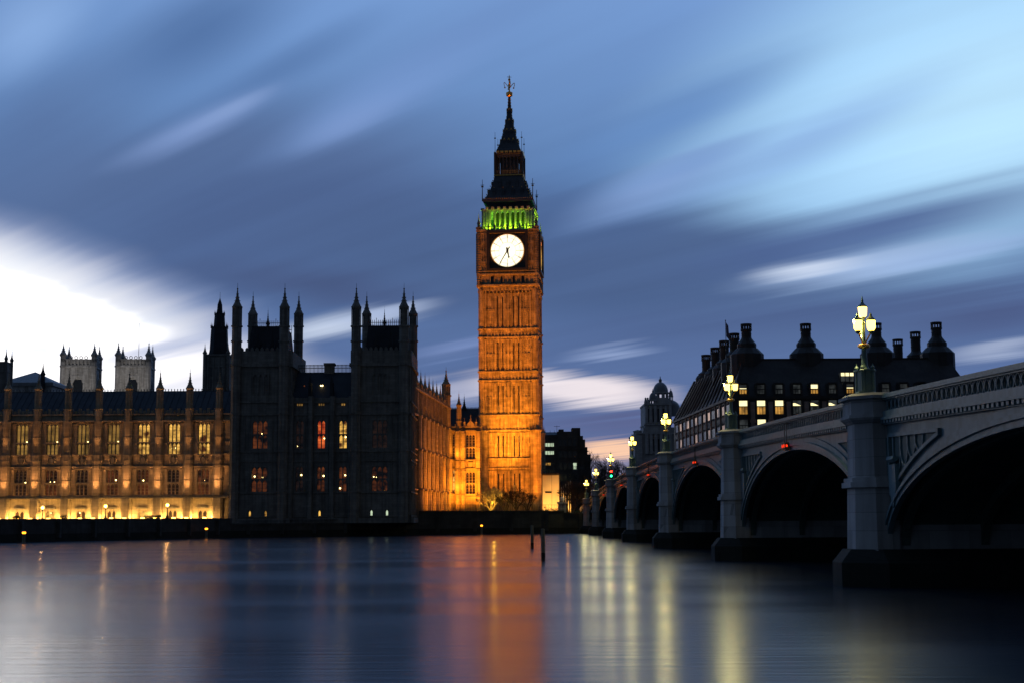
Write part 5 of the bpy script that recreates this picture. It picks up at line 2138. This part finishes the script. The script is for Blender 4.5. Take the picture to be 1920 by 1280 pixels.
T1 = bare_tree(921, 958, 296, 7.2, 'bare tree lit bright yellow at the foot of the clock tower', M_LITBARK, 11, 6, .5, twig=.05)
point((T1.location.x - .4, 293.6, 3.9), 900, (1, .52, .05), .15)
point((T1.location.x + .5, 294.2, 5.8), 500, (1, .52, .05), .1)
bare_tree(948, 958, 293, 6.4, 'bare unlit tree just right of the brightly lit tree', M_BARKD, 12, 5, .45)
bare_tree(968, 958, 292, 7.4, 'tallest bare unlit tree in front of the clock tower shaft', M_BARKD, 13, 5, .45)
bare_tree(989, 958, 293, 6.4, 'bare unlit tree at the right corner of the clock tower', M_BARKD, 14, 5, .42)
for i, (px, Y, h, lab) in enumerate(((1118, 350, 15, 'far bare tree with its crown behind the pair of bridge lamps nearest the bank'), (1132, 372, 17.5, 'far bare tree with its crown left of the traffic light'),
                                     (1152, 380, 15, 'far bare tree rising right of the traffic light'), (1172, 372, 16.5, 'far bare tree with its crown beside the fourth bridge lamp'), (1190, 395, 16, 'far bare tree against the domed stone building'))):
    bare_tree(px, 940, Y, h, lab, M_BARKD, 30 + i, 6, .40, group='bare trees beyond the bridge')
for i, (px, Y, h, lab) in enumerate(((1078, 296, 8.5, 'dark bare tree on the bank beside the lit scaffold bay'), (1099, 300, 9.5, 'dark bare tree behind the lamps at the far end of the bridge'), (1066, 330, 9, 'dark bare tree in front of the brick office block'))):
    bare_tree(px, 945, Y, h, lab, M_BARKD, 50 + i, 6, .45, group='dark trees on the far bank')
# undergrowth on the bank at the bridge end: one mass
m = MB()
rnd = random.Random(8)
for k in range(26):
    px = 1018 + k * 3.7
    leaf_ball(m, (Xp(px, 955, 279), 279 + rnd.uniform(-2, 4), 3.2), 1.6, 1.4, rnd.uniform(.7, 1.9), 260, .16, rnd)
o = m.build('undergrowth', M_LEAF)
tag(o, 'dark shrubbery massed on the bank at the bridge end', 'undergrowth', None, 'stuff')

# iron railing along the green
rl = thing('iron_railing', 'thin black iron railing on the river wall before the orange wing', 'railing', (A1[0], A1[1] + .5, 4.3))
m = MB()
px_, py_ = 0, 0
dX, dY = A2[0] - A1[0], A2[1] - A1[1]
n = 90
for k in range(n + 1):
    q = k / n
    m.box(dX * q - .025, dX * q + .025, dY * q - .025, dY * q + .025, 0, 1.15 + (.2 if k % 9 == 0 else 0))
m.tube((0, 0, 1.05), (dX, dY, 1.05), .03, .03, 4)
m.tube((0, 0, .15), (dX, dY, .15), .03, .03, 4)
m.build('bars', M_IRON, rl)

# ------------------------------------------------------------------ the bridge
BX = 14.3                        # face of the spandrels
PIERS = [55.6, 90.0, 128.5, 165.0, 201.5, 238.0]
ABUT = [22.0, 268.0]


def ztop(Y):
    return EYE + 5.98 - 1.47e-4 * (Y - 148.0) ** 2


def strip(mb, x0, x1, ya, yb, za, zb, step=3.0):
    """a band that follows the rise of the bridge; za, zb measured down from the top of the coping"""
    n = max(1, int(abs(yb - ya) / step))
    for k in range(n):
        y0, y1 = ya + (yb - ya) * k / n, ya + (yb - ya) * (k + 1) / n
        t0, t1 = ztop(y0), ztop(y1)
        mb.add([(x0, y0, t0 - za), (x1, y0, t0 - za), (x1, y1, t1 - za), (x0, y1, t1 - za), (x0, y0, t0 - zb), (x1, y0, t0 - zb), (x1, y1, t1 - zb), (x0, y1, t1 - zb)],
               [(0, 3, 2, 1), (4, 5, 6, 7), (0, 1, 5, 4), (1, 2, 6, 5), (2, 3, 7, 6), (3, 0, 4, 7)])


def build_bridge():
    t = thing('road_bridge', 'long low iron arch bridge painted grey green with granite piers', 'bridge', (0, 0, 0))
    WID = 26.0
    ends = [ABUT[0]] + PIERS + [ABUT[1]]
    zsp = 1.55                  # springing
    for i, (ya, yb) in enumerate(zip(ends[:-1], ends[1:])):
        a, b = ya + 1.25, yb - 1.25
        yc, hw = (a + b) / 2, (b - a) / 2
        zcr = ztop(yc) - 1.72   # underside of the crown
        h = zcr - zsp
        E = lambda th, k=0.0: (yc + (hw + k) * math.cos(th), zsp + (h + k) * math.sin(th))
        ns = 40
        # spandrel wall with the arch cut out of it
        sp = MB()
        for k in range(ns):
            t0, t1 = PI * k / ns, PI * (k + 1) / ns
            y0, z0 = E(t0)
            y1, z1 = E(t1)
            sp.add([(BX, y0, z0), (BX, y1, z1), (BX, y1, ztop(y1) - 1.18), (BX, y0, ztop(y0) - 1.18)], [(0, 1, 2, 3)])
        so = sp.build('spandrel', S_GREEN, t)
        # moulded arch rings
        rg = MB()
        for d0, d1, x0 in ((-.02, .20, .16), (.20, .36, .24), (.36, .62, .09)):
            for k in range(ns):
                t0, t1 = PI * k / ns, PI * (k + 1) / ns
                p = [E(t0, d0), E(t1, d0), E(t1, d1), E(t0, d1)]
                p = [(max(a - .02, min(b + .02, y)), z) for y, z in p]
                vs = [(BX - x0, y, z) for y, z in p] + [(BX + .05, y, z) for y, z in p]
                rg.add(vs, [(0, 1, 2, 3), (0, 4, 5, 1), (1, 5, 6, 2), (2, 6, 7, 3), (3, 7, 4, 0)])
        rg.build('arch_ring', S_GREEN, so)
        # barrel with iron ribs
        br = MB()
        for k in range(ns):
            t0, t1 = PI * k / ns, PI * (k + 1) / ns
            y0, z0 = E(t0, .12)
            y1, z1 = E(t1, .12)
            br.add([(BX, y0, z0 + .3), (BX, y1, z1 + .3), (BX + WID, y1, z1 + .3), (BX + WID, y0, z0 + .3)], [(0, 1, 2, 3)])
        for r in range(9):
            x = BX + .4 + r * 3.0
            for k in range(ns):
                t0, t1 = PI * k / ns, PI * (k + 1) / ns
                p = [E(t0, -.05), E(t1, -.05), E(t1, .4), E(t0, .4)]
                br.add([(x, y, z) for y, z in p] + [(x + .3, y, z) for y, z in p], [(0, 1, 2, 3), (7, 6, 5, 4), (0, 4, 5, 1)])
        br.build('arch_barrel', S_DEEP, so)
        # spandrel panels: sunk triangle with scroll tracery and a shield at each end
        for sd in (-1, 1):
            ye = yc + sd * (hw - .55)
            span = min(7.8, hw * .52)
            pts_c, n = [], 16
            yin = ye - sd * span
            zt_ = lambda y: ztop(y) - 1.6
            arcs = []
            for k in range(n + 1):
                y = yin + (ye - yin) * k / n
                # height of the arch extrados at this y
                q = max(0.0, 1 - ((y - yc) / (hw + 0.95)) ** 2)
                arcs.append((y, zsp + (h + 0.95) * math.sqrt(q)))
            arcs = [(y, z) for y, z in arcs if z < zt_(y) - .1]
            if len(arcs) < 3:
                continue
            pn = MB()
            bk = MB()
            poly = [(y, max(z, 2.2)) for y, z in arcs]
            top = [(y, zt_(y)) for y, _ in arcs]
            for j in range(len(arcs) - 1):
                # sunk dark plate
                bk.add([(BX - .015, *poly[j]), (BX - .015, *poly[j + 1]), (BX - .015, *top[j + 1]), (BX - .015, *top[j])], [(0, 1, 2, 3)])
                for line in (poly, top):
                    pn.tube((BX - .06, *line[j]), (BX - .06, *line[j + 1]), .09, .09, 4)
            pn.tube((BX - .06, *poly[-1]), (BX - .06, *top[-1]), .10, .10, 4)
            # scrolls hanging from the top line
            for j in range(1, len(arcs), 2):
                y, zz = top[j]
                hgt = top[j][1] - poly[j][1]
                if hgt < .5:
                    continue
                wv = span / len(arcs) * .95
                prev = None
                for s0 in range(11):
                    th = PI * s0 / 10
                    p = (BX - .05, y + wv * math.cos(th), zz - .08 - (hgt * .82) * math.sin(th))
                    p = (p[0], p[1], max(p[2], 2.4))
                    if prev:
                        pn.tube(prev, p, .045, .045, 4)
                    prev = p
            pa = pn.build('spandrel_panel', S_GREEN, so)
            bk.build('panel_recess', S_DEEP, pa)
            ys = ye - sd * .75
            zs_ = max(2.6, zt_(ys) - 2.2)
            sh = MB().ext_yz([(ys - .45, zs_ + 1.1), (ys + .45, zs_ + 1.1), (ys + .45, zs_ + .2), (ys, zs_ - .5), (ys - .45, zs_ + .2)], BX - .22, BX - .02)
            sh.tube((BX - .2, ys - .45, zs_ + 1.3), (BX - .2, ys + .45, zs_ + 1.3), .12, .12, 5)
            sh.build('shield', S_GREEN, pa)
        # cornice, dentils, plinth, parapet lattice, coping
        co = MB()
        strip(co, BX - .30, BX + .3, a - .3, b + .3, 1.0, .90)
        strip(co, BX - .16, BX + .3, a - .3, b + .3, 1.18, 1.14)
        strip(co, BX - .10, BX + .3, a - .3, b + .3, 1.14, 1.0)
        nd = int((b - a) / .42)
        for k in range(nd):
            y = a + (k + .5) * (b - a) / nd
            co.box(BX - .26, BX - .1, y - .11, y + .11, ztop(y) - 1.135, ztop(y) - 1.005)
        co.build('cornice', S_GREEN, so)
        pp = MB()
        strip(pp, BX - .20, BX + .2, a - .3, b + .3, .90, .68)
        strip(pp, BX - .13, BX + .2, a - .3, b + .3, .68, .64)
        strip(pp, BX - .16, BX + .2, a - .3, b + .3, .24, .18)
        strip(pp, BX - .24, BX + .28, a - .3, b + .3, .18, .09)
        strip(pp, BX - .17, BX + .22, a - .3, b + .3, .09, 0)
        po = pp.build('parapet', S_GREEN, so)
        strip_b = MB()
        strip(strip_b, BX + .0, BX + .12, a - .3, b + .3, .64, .24)
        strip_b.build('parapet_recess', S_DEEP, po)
        la = MB()
        npz = int((b - a) / .52)
        fine = 12 if yc < 150 else 8
        for k in range(npz):
            y = a + (k + .5) * (b - a) / npz
            zt0 = ztop(y)
            prev = None
            for s0 in range(fine + 1):
                th = 2 * PI * s0 / fine
                sn, cs = math.sin(th), math.cos(th)
                # pear-shaped ring, wider below
                wd = .235 * (1 - .28 * max(0, cs))
                p = (BX - .06, y + wd * sn, zt0 - .45 + .21 * cs)
                if prev:
                    la.tube(prev, p, .035, .035, 4)
                prev = p
            yb_ = y + .5 * (b - a) / npz
            la.tube((BX - .05, yb_, ztop(yb_) - .26), (BX - .05, yb_, ztop(yb_) - .40), .05, .03, 4)
        la.build('parapet_lattice', S_GREEN, po)
    # far parapet and road deck
    dk = MB()
    strip(dk, BX + .2, BX + WID, ABUT[0], ABUT[1] + 40, 1.35, .95, 4)
    dk.build('deck', M_ASPH, t)
    fp = MB()
    strip(fp, BX + WID - .3, BX + WID, ABUT[0], ABUT[1] + 40, 1.35, 0, 4)
    fp.build('far_parapet', S_GREEN, t)
    # piers
    for i, y in enumerate([ABUT[0]] + PIERS + [ABUT[1]]):
        big = i in (0, 7)
        zt = ztop(y)
        oct_ = lambda e, nx, hy=1.3: [(BX + .3, y - hy - e), (BX - .55, y - hy - e), (nx - e, y - .62 - e * .6), (nx - e, y + .62 + e * .6), (BX - .55, y + hy + e), (BX + .3, y + hy + e)]
        nx = 13.2
        m = MB()
        m.prism(oct_(.12, nx), 1.35, 3.75, oct_(.05, nx))
        m.prism(oct_(.24, nx), 3.75, 3.95)
        m.prism(oct_(.16, nx), 3.95, 4.12)
        m.prism(oct_(.02, nx), 4.12, zt - 1.12, oct_(-.02, nx))
        m.prism(oct_(.02, nx), zt - 1.12, zt - .92, oct_(.22, nx))
        m.prism(oct_(.20, nx), zt - .92, zt - .80)
        m.prism(oct_(.12, nx), zt - .80, zt - .20, oct_(.10, nx))
        m.prism(oct_(.26, nx), zt - .20, zt - .08)
        m.prism(oct_(.18, nx), zt - .08, zt + .03, oct_(.06, nx))
        # body under the deck
        m.box(BX + .28, BX + WID, y - 1.27, y + 1.27, 1.3, zt - 1.4)
        po = m.build('pier', S_GRAN, t)
        f = MB()
        f.prism([(BX + WID, y - 2.0), (BX - .3, y - 2.0), (12.5, y - .8), (12.5, y + .8), (BX - .3, y + 2.0), (BX + WID, y + 2.0)], -2, .9)
        f.prism([(BX + WID, y - 2.0), (BX - .3, y - 2.0), (12.5, y - .8), (12.5, y + .8), (BX - .3, y + 2.0), (BX + WID, y + 2.0)], .9, 1.4,
                [(BX + WID, y - 1.5), (BX - .4, y - 1.5), (12.9, y - .7), (12.9, y + .7), (BX - .4, y + 1.5), (BX + WID, y + 1.5)])
        f.build('pier_footing', S_WET, po)
    # abutment at the far bank
    m = MB()
    strip(m, BX + .1, BX + WID, ABUT[1], ABUT[1] + 40, 8, 1.35, 5)
    strip(m, BX - .1, BX + .3, ABUT[1], ABUT[1] + 40, 1.4, 0, 5)
    strip(m, BX + .1, BX + WID, 5, ABUT[0], 8, 1.35, 5)
    m.build('abutment', S_GRAN, t)
    return t


build_bridge()


def build_lamp():
    t = thing('bridge_lamp', '', 'street lamp', (0, 0, 0), 0, 'triple lanterns on the bridge piers')
    b = MB()
    b.frus(0, 0, 8, .42, .40, 0, .14)
    b.frus(0, 0, 8, .30, .30, .14, .98)
    for k in range(4):
        a = PI / 4 + k * PI / 2
        x, y = .32 * math.cos(a), .32 * math.sin(a)
        b.frus(x, y, 6, .09, .09, .14, .92)
        b.lathe(x, y, [(.13, .92), (.13, .97), (.07, 1.02), (.09, 1.08), (.03, 1.16), (.01, 1.24)], 6)
    b.frus(0, 0, 8, .40, .40, .93, 1.0)
    b.build('base', M_LAMPG, t)
    c = MB().lathe(0, 0, [(.22, 1.0), (.16, 1.08), (.12, 1.2), (.10, 1.86), (.13, 1.9), (.13, 1.93), (.09, 1.96), (.07, 2.4), (.075, 2.75), (.11, 2.8), (.05, 2.85), (.05, 3.05)], 10)
    c.build('column', M_LAMPG, t)
    MB().lathe(0, 0, [(.16, 1.84), (.24, 1.9), (.24, 1.97), (.14, 2.02)], 10).build('gilt_collar', M_GILT, t)
    arm = MB()
    pos = []
    for k in range(3):
        a = k * 2 * PI / 3 + R(200)
        ax, ay = math.cos(a), math.sin(a)
        prev = None
        for s0 in range(7):
            s = s0 / 6
            p = Vector((ax * (.07 + .24 * math.sin(s * PI / 2)), ay * (.07 + .24 * math.sin(s * PI / 2)), 2.05 + .42 * s + .10 * math.sin(s * PI)))
            if prev is not None:
                arm.tube(prev, p, .035, .03, 5)
            prev = p
        pos.append((ax * .31, ay * .31, 2.5))
    arm.build('bracket', M_GILT, t)
    for x, y, z in pos + [(0, 0, 3.05)]:
        g = MB().lathe(x, y, [(.09, z), (.155, z + .10), (.175, z + .40), (.12, z + .44)], 8)
        lo = g.build('lantern', G_LAMP, t)
        MB().lathe(x, y, [(.03, z - .12), (.11, z - .04), (.11, z + .01)], 8).build('lantern_socket', M_LAMPG, lo)
        k = MB().lathe(x, y, [(.19, z + .42), (.17, z + .47), (.08, z + .55), (.04, z + .62), (.05, z + .65), (.01, z + (.85 if z > 3 else .72))], 8)
        k.build('lantern_cap', M_LAMPG, lo)
    return t


lamp_labels = ['triple lantern lamp on the largest nearest bridge pier', 'triple lantern lamp on the second pier, before the chimneyed office house', 'triple lantern lamp on the third pier, left of the domed building foot',
               'triple lantern lamp on the fourth pier, against the pink sky', 'triple lantern lamp on the fifth pier, just above the traffic light', 'triple lantern lamp on the sixth and farthest pier',
               'triple lantern lamp on the abutment at the far bank, smallest and lowest']
L0 = None
for y, lab in zip(PIERS + [ABUT[1] + 1.5], lamp_labels):
    loc = (13.85, y, ztop(y) + .03)
    if L0 is None:
        L0 = build_lamp()
        L0.location = loc
        L0['label'] = lab
        L0.rotation_euler = (0, 0, R(15))
    else:
        copy_thing(L0, loc, lab)
    point((loc[0] - 0.45, loc[1], loc[2] + 2.9), 430, (1, .88, .34), .12)


def nav_light():
    t = thing('bridge_light', '', 'signal light', (0, 0, 0), 0, 'red lights hung over the bridge arches')
    m = MB()
    for s_ in (-.28, .28):
        m.tube((-.12, s_, -.1), (-.12, s_, 1.15), .025, .025, 4)
        m.tube((-.12, s_, 1.15), (.1, s_, 1.15), .025, .025, 4)
        m.tube((-.12, s_, -.1), (.1, s_, -.1), .025, .025, 4)
    m.tube((-.12, -.28, .8), (-.12, .28, .8), .025, .025, 4)
    m.box(-.2, -.02, -.36, .36, -.22, -.16)
    m.build('bracket', M_IRON, t)
    for s_ in (-.24, .24):
        h = MB().box(-.26, -.04, s_ - .14, s_ + .14, -.16, .18).build('housing', M_IRON, t)
        MB().frus(-.27, s_, 10, .001, .001, 0, 0.001)
        l = MB()
        l.M = Matrix.Translation((-.27, s_, .0)) @ Matrix.Rotation(PI / 2, 4, 'Y')
        l.lathe(0, 0, [(.09, 0), (.09, .02)], 10)
        l.M = None
        # a small side lens looks along the bridge
        l.box(-.19, -.11, s_ - .155, s_ - .141, -.05, .06)
        l.build('lens', G_NAVR, h)
    return t


nav_labels = ['pair of red lights hung over the second arch from the right, largest pair', 'pair of red lights over the third arch from the right', 'pair of red lights over the fourth arch from the right',
              'pair of red lights over the fifth arch from the right', 'tiny pair of red lights over the arch next to the far bank']
NV = None
for (ya, yb), lab in zip(zip(PIERS[:-1], PIERS[1:]), nav_labels):
    y = (ya + yb) / 2
    loc = (BX - .22, y, ztop(y) - 1.5)
    if NV is None:
        NV = nav_light()
        NV.location = loc
        NV['label'] = lab
    else:
        copy_thing(NV, loc, lab)
    point((BX - .6, y - .2, ztop(y) - 1.5), 0.3, (1, .15, .05), .05, 'signal_glow')

# traffic light on the bridge
Yt = 200.2
tp = P(1146, 893, Yt)
t = thing('traffic_light', 'signal showing red above green in front of the fifth bridge lamp', 'signal light', (tp.x, Yt, ztop(Yt) - .02))
hh = max(tp.z - (ztop(Yt) - .02), .75)
MB().tube((0, 0, 0), (0, 0, hh - .5), .07, .06, 6).build('post', M_IRON, t)
hb = MB().box(-.18, .18, -.12, .12, hh - .55, hh + .55).box(-.24, .24, -.10, -.06, hh - .62, hh + .62).build('head', M_IRON, t)
for dz, g in ((.32, G_SIGR), (-.30, G_SIGG)):
    l = MB()
    l.M = Matrix.Translation((0, -.13, hh + dz)) @ Matrix.Rotation(PI / 2, 4, 'X')
    l.lathe(0, 0, [(.15, -.02), (.15, .04), (.10, .07)], 12)
    l.build('lens', g, hb)

# ------------------------------------------------------------------ things standing in the river
for px, py0, py1, wpx, lab in ((998, 984, 1027, 6.0, 'weathered timber pile in the river, smaller and farther one'), (1018.5, 990, 1050, 7.6, 'weathered timber pile in the river, nearer one with a thin rod')):
    # where the pile meets the water
    Y = 100.0
    for _ in range(30):
        z = Zp(py1, px, Y)
        Y *= 1 + z * .2 / EYE
    x, zt, r = Xp(px, py1, Y), Zp(py0, px, Y), wpx / 2 / FPX * Y
    t = thing('mooring_pile', lab, 'pile', (x, Y, 0), 0, 'timber piles in the river')
    m = MB().lathe(0, 0, [(r * 1.03, -2), (r, .3), (r * .97, zt * .7), (r * .92, zt - .04), (r * .75, zt)], 10)
    m.build('post', S_TIMBER, t)
    MB().lathe(0, 0, [(r * 1.05, .0), (r * 1.06, .35), (r * 1.0, .5)], 10).build('weed_band', S_WET, t)
    if px > 1010:
        MB().tube((-r * 1.3, 0, zt - .6), (-r * 1.3, -.02, zt + .12), .03, .03, 4).tube((-r * 1.3, 0, zt - .35), (0, 0, zt - .35), .03, .03, 4).build('rod', M_IRON, t)
    else:
        MB().tube((-r * .7, 0, zt - .2), (-r * .7, 0, zt + .12), .03, .03, 4).build('rod', M_IRON, t)

for px, pyl, pyb, Y, lab in ((45, 998, 1017, 181, 'amber topped channel marker nearest the left picture edge'), (387, 990.5, 1008, 222, 'amber topped channel marker before the corner of the pavilion'), (903, 984.5, 1000, 258, 'amber topped channel marker below the clock tower')):
    x, zt = Xp(px, pyl, Y), Zp(pyl, px, Y)
    t = thing('channel_marker', lab, 'channel marker', (x, Y, 0), 0, 'amber lit markers along the river wall')
    MB().lathe(0, 0, [(.32, -1), (.32, .1), (.20, .15), (.18, zt - .25), (.24, zt - .2), (.24, zt - .12)], 8).build('post', S_TIMBER, t)
    MB().lathe(0, 0, [(.20, zt - .12), (.24, zt + .02), (.20, zt + .14)], 8).build('lamp', G_BEAC, t)
    MB().lathe(0, 0, [(.36, zt + .14), (.30, zt + .2), (.05, zt + .3)], 8).build('cap', M_IRON, t)
    MB().lathe(0, 0, [(.8, -.2), (.85, .06), (.6, .1)], 10).build('float_collar', S_WET, t)
